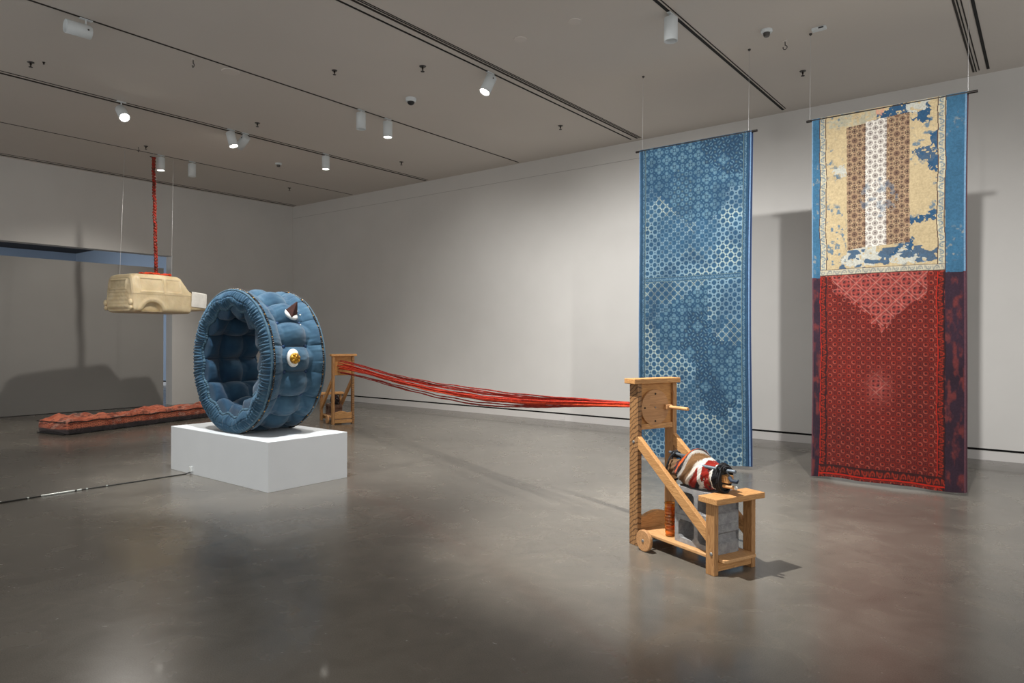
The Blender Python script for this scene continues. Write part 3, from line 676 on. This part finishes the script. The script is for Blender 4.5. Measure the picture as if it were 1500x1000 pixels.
def octd(px,pz): a=np.abs(px); b_=np.abs(pz); return np.maximum(np.maximum(a,b_),(a+b_)*.72)
def lattice(ix,iz):
    """block-print lattice: distances to the large and the small motif of a chequerboard"""
    px=ix-np.floor(ix)-.5; pz=iz-np.floor(iz)-.5; chk=(np.floor(ix)+np.floor(iz))%2
    near_=octd(px,pz); nb=np.minimum(octd(np.abs(px)-1,pz),octd(px,np.abs(pz)-1))
    dn=np.hypot(px,pz); db=np.minimum(np.hypot(np.abs(px)-1,pz),np.hypot(px,np.abs(pz)-1))
    return px,pz,chk,np.where(chk==0,near_,nb),np.where(chk==1,near_,nb),np.where(chk==0,dn,db),np.where(chk==1,dn,db)
def rosette(ix,iz):
    bx_=((ix+iz)/4)%1-.5; bz_=((ix-iz)/4)%1-.5; rx=(bx_+bz_)*2; rz=(bx_-bz_)*2
    rd=np.hypot(rx,rz); l=np.minimum(np.minimum(np.hypot(rx-.72,rz),np.hypot(rx+.72,rz)),np.minimum(np.hypot(rx,rz-.72),np.hypot(rx,rz+.72)))
    return rx,rz,rd,l
def blue_cloth(u,v,W,H):
    X=u*W; Z=v*H; s=.0508   # half-pitch of the block print
    ix=(X-.09)/s; iz=Z/s; cxs=np.floor(ix)+.5; czs=np.floor(iz)+.5; ixx=np.floor(ix); iy=np.floor(iz)
    px,pz,chk,ob,os_,db,ds=lattice(ix,iz)
    n1=fbm(X*3,Z*3,40); n2=fbm(X*26,Z*26,44,3)
    deep=C_((36,68,96)); mid=C_((54,92,120)); light=C_((126,154,170)); pale=C_((106,140,158)); cream=C_((206,208,178)); tan=C_((116,134,132))
    Z3=np.zeros(u.shape+(3,))
    # A : large dark octagons touching on a light ground, dark points between them
    A=mixc(light+Z3,mid*.85+deep*.15+Z3,1-sstep(.50,.56,ob)); A=mixc(A,deep+Z3,(1-sstep(.16,.22,os_)))
    tie=np.exp(-((abs(px)-abs(pz))/.11)**2)*(chk==1)*(os_>.2)
    A=mixc(A,cream+Z3,.9*tie*sstep(.45,.62,fbm(X*2.2+5,Z*2.2,50)))
    A2=mixc(mid+Z3,light+Z3,np.clip(np.exp(-((abs(px)-abs(pz))/.13)**2)*(chk==1)*(((ixx+iy)//2)%2)*.9+np.exp(-((os_-.42)/.07)**2)*.6,0,1))
    A2=mixc(A2,deep+Z3,np.exp(-(ds/.15)**2)); A2=mixc(A2,cream+Z3,.8*np.exp(-((abs(px)-abs(pz))/.07)**2)*(chk==1)*sstep(.5,.66,fbm(X*3+2,Z*3,51)))
    lw=sstep(.40,.56,fbm(X*2.6+1,Z*2.6+7,60)); lw=np.clip(lw+sstep(.33,.40,v)*(v<.43)+sstep(.93,.96,v),0,1); A=mixc(A2,A,.15+.85*lw)
    # B : four-lobed rosettes on blue
    rx,rz,rd,l=rosette(ix+.5,iz+.5)
    B=mixc(mid*.6+deep*.4+Z3,pale+Z3,1-sstep(.42,.50,l)); B=mixc(B,pale+Z3,(rd<.6)*1.)
    B=mixc(B,mid+Z3,np.exp(-((l-.30)/.10)**2)*.55); q_=np.maximum(abs(rx),abs(rz)); B=mixc(B,deep+Z3,((q_<.42)&(q_>.12))*.75); B=mixc(B,pale+Z3,((abs(rx)<.05)|(abs(rz)<.05))*(q_<.42)*.8)
    B=mixc(B,tan+Z3,np.exp(-(l/.10)**2)*.6)
    ring=np.exp(-((db-.34)/.14)**2)*(rd>1.36); B=mixc(B,pale+Z3,ring*.8)
    B3=mixc(mid*.7+deep*.3+Z3,pale+Z3,np.exp(-((ds-.34)/.15)**2)); B3=mixc(B3,tan+Z3,np.exp(-(db/.22)**2)*.8)
    # C : facing crescents on deep blue with scattered rosettes
    cres=np.exp(-((ds-.36)/.10)**2)*((np.abs(px*np.where(ixx%2==0,1,-1)+pz))>.22)*(chk==1)
    Cc=mixc(deep*.8+mid*.2+Z3,pale+Z3,cres*.95); Cc=mixc(Cc,tan*.9+Z3,np.exp(-(db/.24)**2)*.55)
    sel=((np.floor((ix+iz+1)/4)+np.floor((ix-iz)/4)*3)%5==0); Cc=np.where((sel&(rd<1.3))[...,None],B,Cc)
    qu=((cxs*s+.09)/W); qv=(czs*s)/H; ju=qu+(vnoise(cxs*.9,czs*.9,70)-.5)*.05; jv=qv+(vnoise(cxs*.9+30,czs*.9,71)-.5)*.012
    top=qv<.425
    zB=inpoly(ju,jv,[(-.1,-.1),(1.1,-.1),(1.1,.14),(.82,.165),(.74,.235),(.55,.262),(.36,.225),(.28,.165),(.17,.135),(-.1,.145)])
    zC=inpoly(ju,jv,[(.56,-.1),(1.1,-.1),(1.1,.12),(.84,.12),(.70,.10),(.58,.045)])
    zB|=inpoly(ju,jv,[(.30,.50),(.62,.452),(.62,.53),(.52,.56),(.40,.66),(.22,.64),(.20,.545)])
    zC|=inpoly(ju,jv,[(.46,.545),(.62,.53),(.66,.60),(.90,.66),(.92,.80),(.80,.86),(.62,.84),(.52,.70),(.42,.655)])
    zE=inpoly(ju,jv,[(.64,.64),(1.0,.64),(.99,.80),(.82,.80),(.70,.74)]); zB|=zE
    zR=inpoly(ju,jv,[(.34,.07),(.46,.09),(.50,.15),(.48,.262),(.36,.225),(.30,.15)])
    out=A; out=np.where(zB[...,None],B,out); out=np.where((zR&top)[...,None],B3,out); out=np.where((zC&~zE)[...,None],Cc,out)
    out=out*(.84+.34*n1)[...,None]
    out=mixc(out,deep+Z3,sstep(.54,.70,fbm(X*5+9,Z*5,80))*.4)
    e=np.minimum(X,W-X); bd=(e<.09)
    bcol=mixc(mid*.85+Z3,light+Z3,scroll(Z,np.clip((e-.045)/.035,0,1),.058)*((e>.045)&(e<.08))*.8)
    bcol=mixc(bcol,tan*.8+Z3,((e>.083)&(e<.089))*1.0); bcol=mixc(bcol,deep+Z3,((e>.036)&(e<.043))*.9)
    out=np.where(bd[...,None],bcol*(.85+.25*n2)[...,None],out)
    hb=(v>.421)&(v<.436)&~bd; hc=mixc(mid+Z3,light+Z3,scroll(X,np.clip((v-.4225)/.012,0,1),.058)*.9)
    hc=mixc(hc,tan+Z3,((v<.4222)|(v>.4348))*1.); out=np.where(hb[...,None],hc,out)
    out=mixc(out,C_((128,160,196))+Z3,((X>W-.014)|((X<.009)))*.85); out=mixc(out,C_((30,48,84))+Z3,((X>W-.026)&(X<W-.014))*.7)
    return np.clip(out*(.93+.14*n2)[...,None],0,1)

def red_cloth(u,v,W,H):
    X=u*W; Z=v*H; n1=fbm(X*3+11,Z*3,90); n2=fbm(X*30,Z*30,94,3); n3=fbm(X*9,Z*9,99,5)
    blue=C_((66,112,142)); deepb=C_((52,90,122)); cream=C_((196,178,142)); white=C_((196,196,186)); brn=C_((88,66,60)); paleb=C_((150,172,172))
    out=np.broadcast_to(cream,u.shape+(3,))*(.93+.14*n1)[...,None]
    wx=(vnoise(X*22,Z*22,5)-.5)*.03+(vnoise(X*70,Z*70,6)-.5)*.014; wz=(vnoise(X*22+7,Z*22,8)-.5)*.012+(vnoise(X*70,Z*70+9,9)-.5)*.006
    U=u+wx; V=v+wz
    def blotch(c,poly,k=1.):
        nonlocal out
        m=inpoly(U,V,poly)
        out=mixc(out,c+0*out,m*np.minimum(1,k*(.93+.1*(n3>.42)))*(fbm(X*40,Z*40,170,3)<.66))
    blotch(paleb,[(.12,.0),(.44,.0),(.43,.03),(.3,.04),(.12,.035)],.35*(n3>.5))
    for seed_,k in ((1,.5),): 
        out=mixc(out,blue+0*out,sstep(.56,.68,fbm(X*30+3,Z*30,120,5))*sstep(.5,.62,fbm(X*4,Z*4,121))*.8)
    blotch(deepb,[(.44,.025),(.56,.0),(.66,.0),(.66,.02),(.78,.012),(.79,.045),(.72,.05),(.70,.035),(.62,.028),(.52,.035),(.44,.04)])
    blotch(white,[(.63,.005),(.70,.0),(.80,.0),(.76,.018),(.70,.035),(.64,.028)])
    blotch(C_((214,160,140)),[(.42,.0),(.50,.0),(.48,.02),(.44,.025)],.8)
    blotch(deepb,[(.66,.045),(.78,.035),(.80,.05),(.74,.06)]); 
    blotch(deepb,[(.84,.085),(.78,.09),(.79,.115),(.71,.125),(.73,.155),(.76,.155),(.77,.185),(.84,.19)])
    blotch(deepb,[(.68,.125),(.72,.12),(.72,.135),(.68,.138)])
    blotch(deepb,[(.67,.305),(.76,.295),(.84,.285),(.84,.30),(.78,.315),(.70,.312),(.67,.325)])
    blotch(deepb,[(.60,.36),(.68,.352),(.69,.39),(.60,.40),(.56,.405),(.44,.41),(.46,.40),(.56,.39)])
    blotch(white,[(.14,.155),(.24,.135),(.25,.175),(.21,.175)])
    blotch(white,[(.20,.40),(.30,.37),(.46,.36),(.45,.385),(.55,.40),(.64,.375),(.70,.395),(.78,.40),(.80,.415),(.2,.42)])
    out=mixc(out,deepb+0*out,((fbm(X*10+1,Z*16,130,4)>.60)&(v>.375)&(v<.425))*.9)
    out=mixc(out,blue+0*out,inpoly(u,v,[(.10,.0),(.13,.0),(.13,.42),(.10,.42)])*.0)
    # the printed central panel
    s=.0485; ix=(X-.345)/s; iz=(Z-.13)/s; px,pz,chk,ob,os_,db,ds=lattice(ix,iz); rx,rz,rd,l=rosette(ix+.5,iz+.5)
    dk=np.clip((1-sstep(.50,.60,ob))*(.50+.5*(ob<.22)+.3*np.exp(-((ob-.45)/.07)**2))+.9*(1-sstep(.18,.26,os_)),0,1)
    lines=np.exp(-((abs(rx)+abs(rz)-2)/.14)**2)*(dk<.6)+.4*np.exp(-((rd-.95)/.08)**2)
    g=mixc(np.broadcast_to(C_((176,148,120)),u.shape+(3,)),brn+0*out,dk*.95+.12); g=mixc(g,cream+0*out,lines*.85)
    gm=mixc(np.broadcast_to(C_((224,218,208)),u.shape+(3,)),C_((84,66,66))+0*out,dk*.82); gm=mixc(gm,C_((236,232,222))+0*out,lines*.9)
    g=np.where(((u>.375)&(u<.515))[...,None],gm,g)
    g=mixc(g,blue+0*out,sstep(.52,.6,fbm(X*26,Z*26,140))*(np.hypot(u-.47,(v-.24)*2.4)<.13)*.4)
    m=inpoly(u,v,[(.245,.040),(.375,.036),(.375,.033),(.66,.026),(.665,.365),(.375,.370),(.25,.374)]); out=np.where(m[...,None],g,out)
    # side bands of the upper half
    def strip(x0,x1,ground,fig,per,line=None,k=.85):
        nonlocal out
        wob=.004*np.sin(Z*7)+.003*np.sin(Z*17); m=(X+wob>x0)&(X+wob<x1); bb=np.clip((X+wob-x0)/(x1-x0),0,1)
        c=mixc(np.broadcast_to(ground,u.shape+(3,)),fig+0*out,scroll(Z,bb,per)*k)
        if line is not None: c=mixc(c,line+0*out,((bb<.12)|(bb>.88))*1.)
        out=np.where((m)[...,None],c,out)
    bl=(blue*(.72+.5*n1)[...,None]); bl=mixc(bl,cream+0*out,sstep(.60,.72,fbm(X*34,Z*34,160,4))*sstep(.5,.65,n1)*.4)
    gnd=np.where((n3>.5)[...,None],C_((206,196,168)),C_((196,186,160))); 
    out=np.where(((X<.085)|(X>W-.165))[...,None],bl,out)
    strip(.078,.145,gnd,blue,.07,brn); strip(W-.235,W-.165,gnd,blue,.07,brn)
    hb=(v>.424)&(v<.442)&(X>.08)&(X<W-.17); bb=np.clip((v-.424)/.018,0,1)
    hc=mixc(np.broadcast_to(C_((198,190,168)),u.shape+(3,)),C_((90,110,125))+0*out,scroll(X,bb,.07)*.7); hc=mixc(hc,brn+0*out,((bb<.12)|(bb>.88))*1.); out=np.where(hb[...,None],hc,out)
    # lower half, red over the print
    red=C_((150,48,32)); dred=C_((122,30,20)); navy=C_((44,28,36)); pink=C_((182,106,90)); plum=C_((58,40,54))
    s2=.0466; ix=(X-.15)/s2; iz=(Z-.442*H)/s2; i0=np.floor(ix); j0=np.floor(iz); px,pz,chk,ob,os_,db,ds=lattice(ix,iz)
    G=np.broadcast_to(red,u.shape+(3,))*(.72+.55*n1)[...,None]
    G=mixc(G,navy+0*out,np.clip(np.exp(-(db/.24)**2)*1.1+.85*np.exp(-((ob-.60)/.08)**2)+.85*np.exp(-(ds/.28)**2),0,1)*.95)
    G=mixc(G,pink+0*out,np.exp(-((db-.38)/.09)**2)*(chk==0)*((px-pz)*np.where(j0%2==0,1,-1)>.05)*.6)
    # pale lattice at the top of the red half
    bx_=((ix+iz)/4)%1-.5; bz_=((ix-iz)/4)%1-.5; rx=(bx_+bz_)*2; rz=(bx_-bz_)*2; rd=np.hypot(rx,rz)
    K=np.broadcast_to(C_((168,76,68)),u.shape+(3,)); K=mixc(K,navy+0*out,np.clip((1-sstep(.46,.56,ob))*(.45+.5*(ob<.22))+.8*(1-sstep(.2,.28,os_)),0,1)); K=mixc(K,C_((196,128,116))+0*out,np.exp(-((abs(rx)+abs(rz)-2)/.16)**2)*.8+.5*np.exp(-((rd-.95)/.1)**2))
    kk=inpoly(u+(vnoise(i0,j0,3)-.5)*.06,v+(vnoise(i0,j0,4)-.5)*.015,[(.1,.44),(.78,.44),(.74,.505),(.56,.555),(.48,.60),(.40,.55),(.26,.51),(.14,.47)])
    kz=np.exp(-((u-.46)/.07)**2-((v-.745)/.035)**2)
    G=np.where(kk[...,None],K,G); G=mixc(G,K,kz*.9)
    m=(v>.442)&(X>.08)&(X<W-.17); out=np.where(m[...,None],G,out)
    pl=plum*(.7+.6*n1)[...,None]; pl=mixc(pl,C_((140,64,58))+0*out,sstep(.50,.75,fbm(X*20,Z*9,150,6))*.6)
    m=(v>.442+.008*n3)&((X<=.08)|(X>=W-.17)); out=np.where(m[...,None],pl,out)
    def strip2(x0,x1):
        nonlocal out
        wob=.004*np.sin(Z*7)+.003*np.sin(Z*17); m=(X+wob>x0)&(X+wob<x1)&(v>.444); bb=np.clip((X+wob-x0)/(x1-x0),0,1)
        c=mixc(np.broadcast_to(C_((66,30,30)),u.shape+(3,)),C_((176,56,34))+0*out,scroll(Z,bb,.06)*.85); c=mixc(c,C_((190,42,24))+0*out,((bb<.12))*1.); c=mixc(c,navy+0*out,((bb>.9))*1.); out=np.where(m[...,None],c,out)
    strip2(.078,.142); strip2(W-.24,W-.17)
    m=(v>.965)&(v<.992)&(X>.08)&(X<W-.17); bb=np.clip((v-.965)/.027,0,1); c=mixc(np.broadcast_to(C_((66,30,30)),u.shape+(3,)),C_((176,56,34))+0*out,scroll(X,bb,.07)*.85); c=mixc(c,C_((196,42,24))+0*out,((bb>.85))*1.); out=np.where(m[...,None],c,out)
    edge=np.where(v[...,None]<.445,C_((130,164,192)),C_((112,74,84)))
    out=mixc(out,edge,((X>W-.013)|(X<.009))*.85)
    return np.clip(out*(.92+.16*n2)[...,None],0,1)

textile('tall indigo blue block-printed textile hanging behind the foreground cart',-4.068,-2.665,3.845,.035,blue_cloth,M['lin_blue'],1.,(-4.12,-2.60),(-4.03,-2.70))
textile('tall textile, cream and blue above and red below, hanging at the right',-2.015,-.624,3.84,.03,red_cloth,M['lin_plum'],3.1,(-2.075,-.54),(-2.04,-.618))

# ------------------------------------------------------------------ long mattress
p0=Vector((-11.675,4.063,0)); ang=math.atan2(6.527-4.063,-12.287+11.675)
LM,WM,HM=3.1,.70,.20
MT=thing('floor_mattress','long narrow rust-orange and charcoal tufted mattress lying on the floor','mattress',(p0.x,p0.y,0),ang)
nu,nv=420,180; su=np.linspace(0,LM,nu)[:,None]
per=[]  # cross-section around: y from 0 to WM, z from 0 to HM, rounded box
q=np.linspace(0,1,nv,endpoint=False)
def rbox(q,W,H,r):
    P=2*(W+H); d=q*P; y=np.where(d<W,d,np.where(d<W+H,W,np.where(d<2*W+H,W-(d-W-H),0))); z=np.where(d<W,0,np.where(d<W+H,d-W,np.where(d<2*W+H,H,H-(d-2*W-H)))); return y,z
cy,cz=rbox(q,WM,HM,.03); 
endk=np.clip(np.minimum(su,LM-su)/.05,0,1); endk=np.sqrt(1-(1-endk)**2)
Y=(cy[None,:]-WM/2)*(.94+.06*endk)+WM/2; Z=np.clip(HM/2+(cz[None,:]-HM/2)*(.86+.14*endk),.003,1)+0*su
top=(cz[None,:]>=HM-1e-6)*1.; 
bump=.20*(fbm(su*3.4+0*cy,Y*5+0*su,200,4)-.36)+.012*fbm(su*14+0*cy,Y*14+0*su,210,3)
ridge=.012*np.exp(-(np.abs(Y-.04)/.015)**2)+.012*np.exp(-(np.abs(Y-(WM-.04))/.015)**2)-.03*np.exp(-((Y-.10)/.03)**2)
Z=np.where(top>0,Z-.03+bump+ridge*1.,Z)
for bu in np.arange(.3,LM,.42):
    for by in (.2,.5): Z=Z-top*.03*np.exp(-(((su-bu)**2+(Y-by)**2)/.06**2))
sidew=(1-top)*(.012*np.sin(PI*np.clip(cz[None,:]/HM,0,1))+.004*np.sin(su*60+6*vnoise(su*8,0*su,3))*np.sin(PI*cz[None,:]/HM))
Y=np.where((cy[None,:]<=1e-6),Y-sidew,np.where(cy[None,:]>=WM-1e-6,Y+sidew,Y))
P=np.stack([su+0*Y,Y,Z],-1)
def cap(row,sg):
    c=row.mean(0); out=[]
    for f in np.linspace(.04,.97,16):
        q_=c+(row-c)*f; q_[:,0]=row[:,0]-sg*.035*(1-f**3); out.append(q_)
    return np.array(out)
P=np.concatenate([cap(P[0],1),P,cap(P[-1],-1)[::-1]],0); top=np.concatenate([np.zeros((16,nv)),top+0*Y,np.zeros((16,nv))],0)
mb=MB().grid(P,wrap_v=True)
ob=mb.build('ticking',M['dyed_mat'],MT,smooth=True,fixn=False)
rust=C_((206,120,92)); rust2=C_((170,88,66)); char=C_((70,64,66)); pk=C_((206,160,142))
n=fbm(P[...,0]*6,P[...,1]*6+P[...,2]*9,220,5); col=mixc(np.broadcast_to(rust,n.shape+(3,)),rust2+0*P,sstep(.4,.6,n)); col=mixc(col,pk+0*P,sstep(.58,.7,n)*.6)
zz_=P[...,2]; col=mixc(col,char*(.7+.7*n)[...,None],(1-sstep(.075,.10,zz_+.03*(n-.5))))
diam=np.abs(((P[...,0]*9+zz_*26)%1)-.5)<.07; diam|=np.abs(((P[...,0]*9-zz_*26)%1)-.5)<.07
col=mixc(col,char*.5+0*P,(diam&(top<.5)&(zz_>.03))*.65)
col=mixc(col,char*.6+0*P,sstep(.60,.66,fbm(P[...,0]*9,P[...,1]*11,230,4))*.6*top)
# charcoal towards the bottom of the sides and ends
color_attr(ob,col.reshape(-1,3))
for zc,nm in ((.188,'top_cord'),(.012,'bottom_cord')):
    pts=[]
    for k in range(150):
        pts.append((LM*k/149,-.012,zc+.008*math.sin(k*.35)))
    MB().tube(pts,.008,8).build(nm,M['cord'],MT,smooth=True)
    MB().tube([(-.030,.02+(WM-.04)*k/20,zc+.003*math.sin(k)) for k in range(21)],.008,8).build(nm,M['cord'],MT,smooth=True)

# ------------------------------------------------------------------ suspended car shell
CA=R(8); CP=Vector((-12.6,5.165,1.905))
def cl(x,y,z): return CP+Vector((x*math.cos(CA)-y*math.sin(CA),x*math.sin(CA)+y*math.cos(CA),z))
CR=thing('car_shell','small translucent cream car body shell hanging in mid-air','sculpture',tuple(CP),CA)
Wc=.80
kt_y=[0,.03,.12,.5,.88,.93,1.06,1.10,1.40,1.45,1.47]; kt_z=[.60,.645,.672,.682,.668,.645,.435,.415,.39,.37,.30]
kb_y=[0,.04,.06,1.08,1.10,1.12,1.47]; kb_z=[.03,.005,0,0,.01,.045,.07]
ny,nr=190,200
ys=np.concatenate([np.linspace(0,.12,26)[:-1],np.linspace(.12,1.40,140)[:-1],np.linspace(1.40,1.47,26)]); ny=len(ys)
zt=np.interp(ys,kt_y,kt_z); zb=np.interp(ys,kb_y,kb_z); wd=np.interp(ys,[0,.02,.06,1.08,1.11,1.42,1.47],[.36,.385,.40,.40,.375,.36,.30])
nr=300; aw=np.linspace(0,2*PI,60001); c_,s_=np.cos(aw),np.sin(aw); ex=.22
sx=np.sign(c_)*np.abs(c_)**ex; sz=np.sign(s_)*np.abs(s_)**ex
al=np.concatenate([[0],np.cumsum(np.hypot(np.diff(sx),np.diff(sz)))]); tq=np.linspace(0,al[-1],nr,endpoint=False); sx=np.interp(tq,al,sx); sz=np.interp(tq,al,sz)
X=wd[:,None]*sx[None,:]; Z=(zt+zb)[:,None]/2+(zt-zb)[:,None]/2*sz[None,:]; Yc=ys[:,None]+0*X
tumble=1-.16*np.clip((Z-.36)/.32,0,1); X=X*tumble
sidem=(np.abs(sx)>.93)[None,:]*1.
def frame_emb(y,z,y0,y1,z0,z1,w=.014):
    dx=np.maximum(y0-y,y-y1); dz=np.maximum(z0-z,z-z1); d=np.maximum(dx,dz)
    return np.exp(-(d/w)**2)*.010-.008*(d<-w)
off=frame_emb(Yc,Z,.14,.56,.36,.60)+frame_emb(Yc,Z,.62,.90-.0,.36,.60)*.6
ar=np.hypot((Yc-.36)*.86,(Z-.0)*.86)
off=off+.010*np.exp(-((ar-.20)/.025)**2)-.06*(1-sstep(.145,.165,ar))
off=off+.006*np.exp(-((Z-.33)/.012)**2)*(ar>.24)+.004*np.exp(-((Yc-.60)/.01)**2)-.003
X=X+np.sign(X)*off*sidem*(Yc<1.1)
wob=.004*fbm(Yc*8,Z*8+X*3,300,3); X=X+np.sign(X)*wob; 
P=np.stack([X,Yc,Z],-1)
mb=MB().grid(P,wrap_v=True)
ob=mb.build('body_side',M['latex'],CR,smooth=True,fixn=False)
# rear face with embossed window and lamps
K=30; ring=P[0]; cen=np.array([0,0,(zt[0]+zb[0])/2]); G=[]
for k in range(K+1):
    f=1-k/K; pt=cen+(ring-cen)*f; x,z=pt[:,0],pt[:,2]
    yv=-.035*(1-f**6)
    yv=yv-frame_emb(x,z,-.24,.24,.40,.56,.012)*1.6-.02*np.exp(-(((np.abs(x)-.33)/.045)**2+((z-.24)/.07)**2))-.018*np.exp(-((z-.10)/.03)**2)*(np.abs(x)<.34)-.006*np.sin(z*90)*(z<.36)*(z>.13)*(np.abs(x)<.28)*.6+.012*(vnoise(x*20,z*20,12)-.5)
    yv=yv*(1-f**12)
    G.append(np.stack([x,yv,z],-1))
MB().grid(np.array(G),wrap_v=True).build('tailgate',M['latex'],CR,smooth=True,fixn=False)
mb=MB(); mb.v=[tuple(p) for p in P[-1]]; mb.f=[tuple(range(nr))]; mb.m=[0]; mb.build('nose',M['latex'],CR,fixn=False)
# rear bumper lumps
mb=MB()
for x in (-.36,.36): sphere(mb,(x,-.02,.17),.045,14,10,(1,.8,1.3)); sphere(mb,(x,-.015,.08),.04,14,10,(1,.8,1))
mb.build('tail_lamp',M['latex'],CR,smooth=True)
# white cloth over the bonnet
ysel=np.linspace(1.11,1.42,30); ztc=np.interp(ysel,kt_y,kt_z)+.007; q=np.linspace(-.52,1.52,70)
G=[]
for yv,z0 in zip(ysel,ztc):
    row=[]
    for t in q:
        if t<0: x=-.383-.002; z=z0+ t*.52-.012
        elif t>1: x=.383+.002; z=z0-(t-1)*.52-.012
        else: x=-.38+.76*t; z=z0-.012*abs(2*t-1)**8
        row.append((x+.003*math.sin(yv*40+t*3),yv+.004*math.sin(t*7),z))
    G.append(row)
o=MB().grid(np.array(G)).build('draped_cloth',M['cloth'],None,smooth=True); o.location=CP; o.rotation_euler=(0,0,CA); tag(o,'white cloth draped over the bonnet of the hanging car shell','cloth')
# red braid
hp=cl(.02,.66,.69); top=Vector((-12.66,5.76,4.70))
HR=thing('hanging_braid','red braided rope hanging from the ceiling down to the car shell','rope',(0,0,0))
for s_i in range(3):
    pts=[]; n=260
    for k in range(n):
        f=k/(n-1); a=f*90+s_i*2*PI/3; p=top.lerp(hp,f); rr=.016
        pts.append((p.x+rr*math.cos(a)+.002*math.sin(f*23),p.y+rr*math.sin(a)+.003*math.cos(f*31),p.z))
    MB().tube(pts,[.016*(1+.32*math.sin(k*.9)) for k in range(n)],8).build('braid_strand',M['hang'] if s_i else M['rope2'],HR,smooth=True)
pts=[]
for k in range(160):
    f=k/159; pts.append(cl(.06+.12*math.sin(f*11)*min(1,f*6),.60+.24*math.sin(f*19+1)*min(1,f*5),.70+.012*math.sin(f*90)))
MB().tube(pts,.013,8).build('rope_coil',M['rope3'],HR,smooth=True)
MB().tube([top+Vector((0,-.06,.0)),top+Vector((0,.05,0))],.008,8).build('toggle_bar',M['bolt'],HR)
MB().tube([top,Vector((-12.66,5.76,CEIL))],.004,8).build('top_wire',M['wire'],HR)
for i,(y0,p) in enumerate([(5.293,cl(-.05,.04,.655)),(6.136,cl(-.05,1.0,.55))]):
    o=MB().tube([Vector((-12.70,y0,CEIL-.001)),p],.0022,6).build('suspension_wire',M['wire']); tag(o,['thin wire holding the tail of the hanging car shell','thin wire holding the front of the hanging car shell'][i],'wire')

# ------------------------------------------------------------------ floor cable and wall plate
CB=thing('floor_cable','thin dark cable taped across the floor to the white plinth','cable',(0,0,0))
pts=[(-7.40,y,.006) for y in []]
path=[Vector((-7.35,-1.5,.006)),Vector((-7.41,.8,.006)),Vector((-7.404,2.04,.006)),Vector((-7.42,2.6,.006)),Vector((-7.40,3.2,.006)),Vector((-7.398,3.72,.006)),Vector((-7.38,3.757,.02)),Vector((-7.35,3.757,.05))]
MB().tube(path,.006,8).build('cord',M['cable'],CB,smooth=True)
for y0,y1 in ((2.25,2.262),(2.36,2.50),(2.50,2.64),(2.66,2.70),(2.74,2.755),(2.92,2.935),(2.03,2.05)):
    MB().tube([(-7.410,y0,.008),(-7.412,y1,.008)],.0085,8).build('shiny_tape',M['cabletape'],CB)
MB().box(-7.365,-7.335,3.735,3.764,.03,.085).build('plug',M['plug'],CB,bevel=.004)
o=MB().box(-6.96,-6.85,WY-.006,WY-.0005,.02,.10).build('wall_outlet',M['base'],bevel=.002); tag(o,'small white outlet cover low on the long wall baseboard','outlet')

# ------------------------------------------------------------------ unseen lamps without fixtures, on the tracks and in the room beyond
spot((-.556,4.43,4.55),(-1.7,8.2,.9),1000,92,1,.05,(1,.985,.96))
spot((-3.03,4.43,4.55),(-4.2,8.4,.8),1000,94,1,.05,(1,.985,.96))
spot((-3.03,3.2,4.55),(-2.2,4.6,.2),1500,50,.9,.03,(1,.975,.93))
spot((-5.475,7.0,4.55),(-5.6,10.3,.2),300,110,1,.06,(1,.985,.96))  # wall wash added to brighten the long wall near the blue textile
spot((-7.86,7.4,4.55),(-8.5,10.3,.6),130,110,1,.06,(1,.985,.96))  # softer wall wash, added to lift the wall farther left
spot((-5.475,4.9,4.55),(-5.2,5.9,0),420,84,1,.02,(1,.975,.94))
spot((-5.475,3.3,4.55),(-6.7,4.1,.9),620,54,.7,.05,(.96,.98,1))
spot((-7.86,3.2,4.55),(-7.1,4.1,.5),330,50,.7,.06,(1,.98,.95))
spot((-7.86,5.6,4.55),(-9.2,7.4,.6),160,60,.7,.05)
spot((-10.24,2.6,4.55),(-12.0,4.8,.2),420,56,.8,.05,(1,.95,.88))
def area(loc,target,power,sx,sy,col=(1,1,1)):
    l=bpy.data.lights.new('area','AREA'); l.shape='RECTANGLE'; l.size=sx; l.size_y=sy; l.energy=power; l.color=col
    o=bpy.data.objects.new('area_lamp',l); COL.objects.link(o); o.location=loc; o.rotation_euler=(Vector(target)-Vector(loc)).to_track_quat('-Z','Y').to_euler()
area((-22.5,5.5,4.3),(-22.5,7,0),300,4,6,(.8,.88,1))  # unseen soft bluish fill for the room beyond, not on a track
area((-23,5.5,1.2),(-23,10,3.4),70,4,2,(.76,.86,1))
W_=bpy.data.worlds.new('World'); S.world=W_; W_.use_nodes=True; W_.node_tree.nodes['Background'].inputs[0].default_value=(1,.99,.975,1); W_.node_tree.nodes['Background'].inputs[1].default_value=.9

# ------------------------------------------------------------------ camera
cam=bpy.data.cameras.new('Camera'); co=bpy.data.objects.new('Camera',cam); COL.objects.link(co); S.camera=co
cam.sensor_width=36; cam.lens=1009/1500*36; cam.shift_y=-6.3/1500; cam.clip_end=200
co.matrix_world=Matrix.Translation((0,0,1.5))@Euler((R(90),0,R(38))).to_matrix().to_4x4()@Matrix.Rotation(math.atan(6/2080),4,'Z')
S.view_settings.view_transform='Standard'; S.view_settings.look='None'; S.view_settings.exposure=0
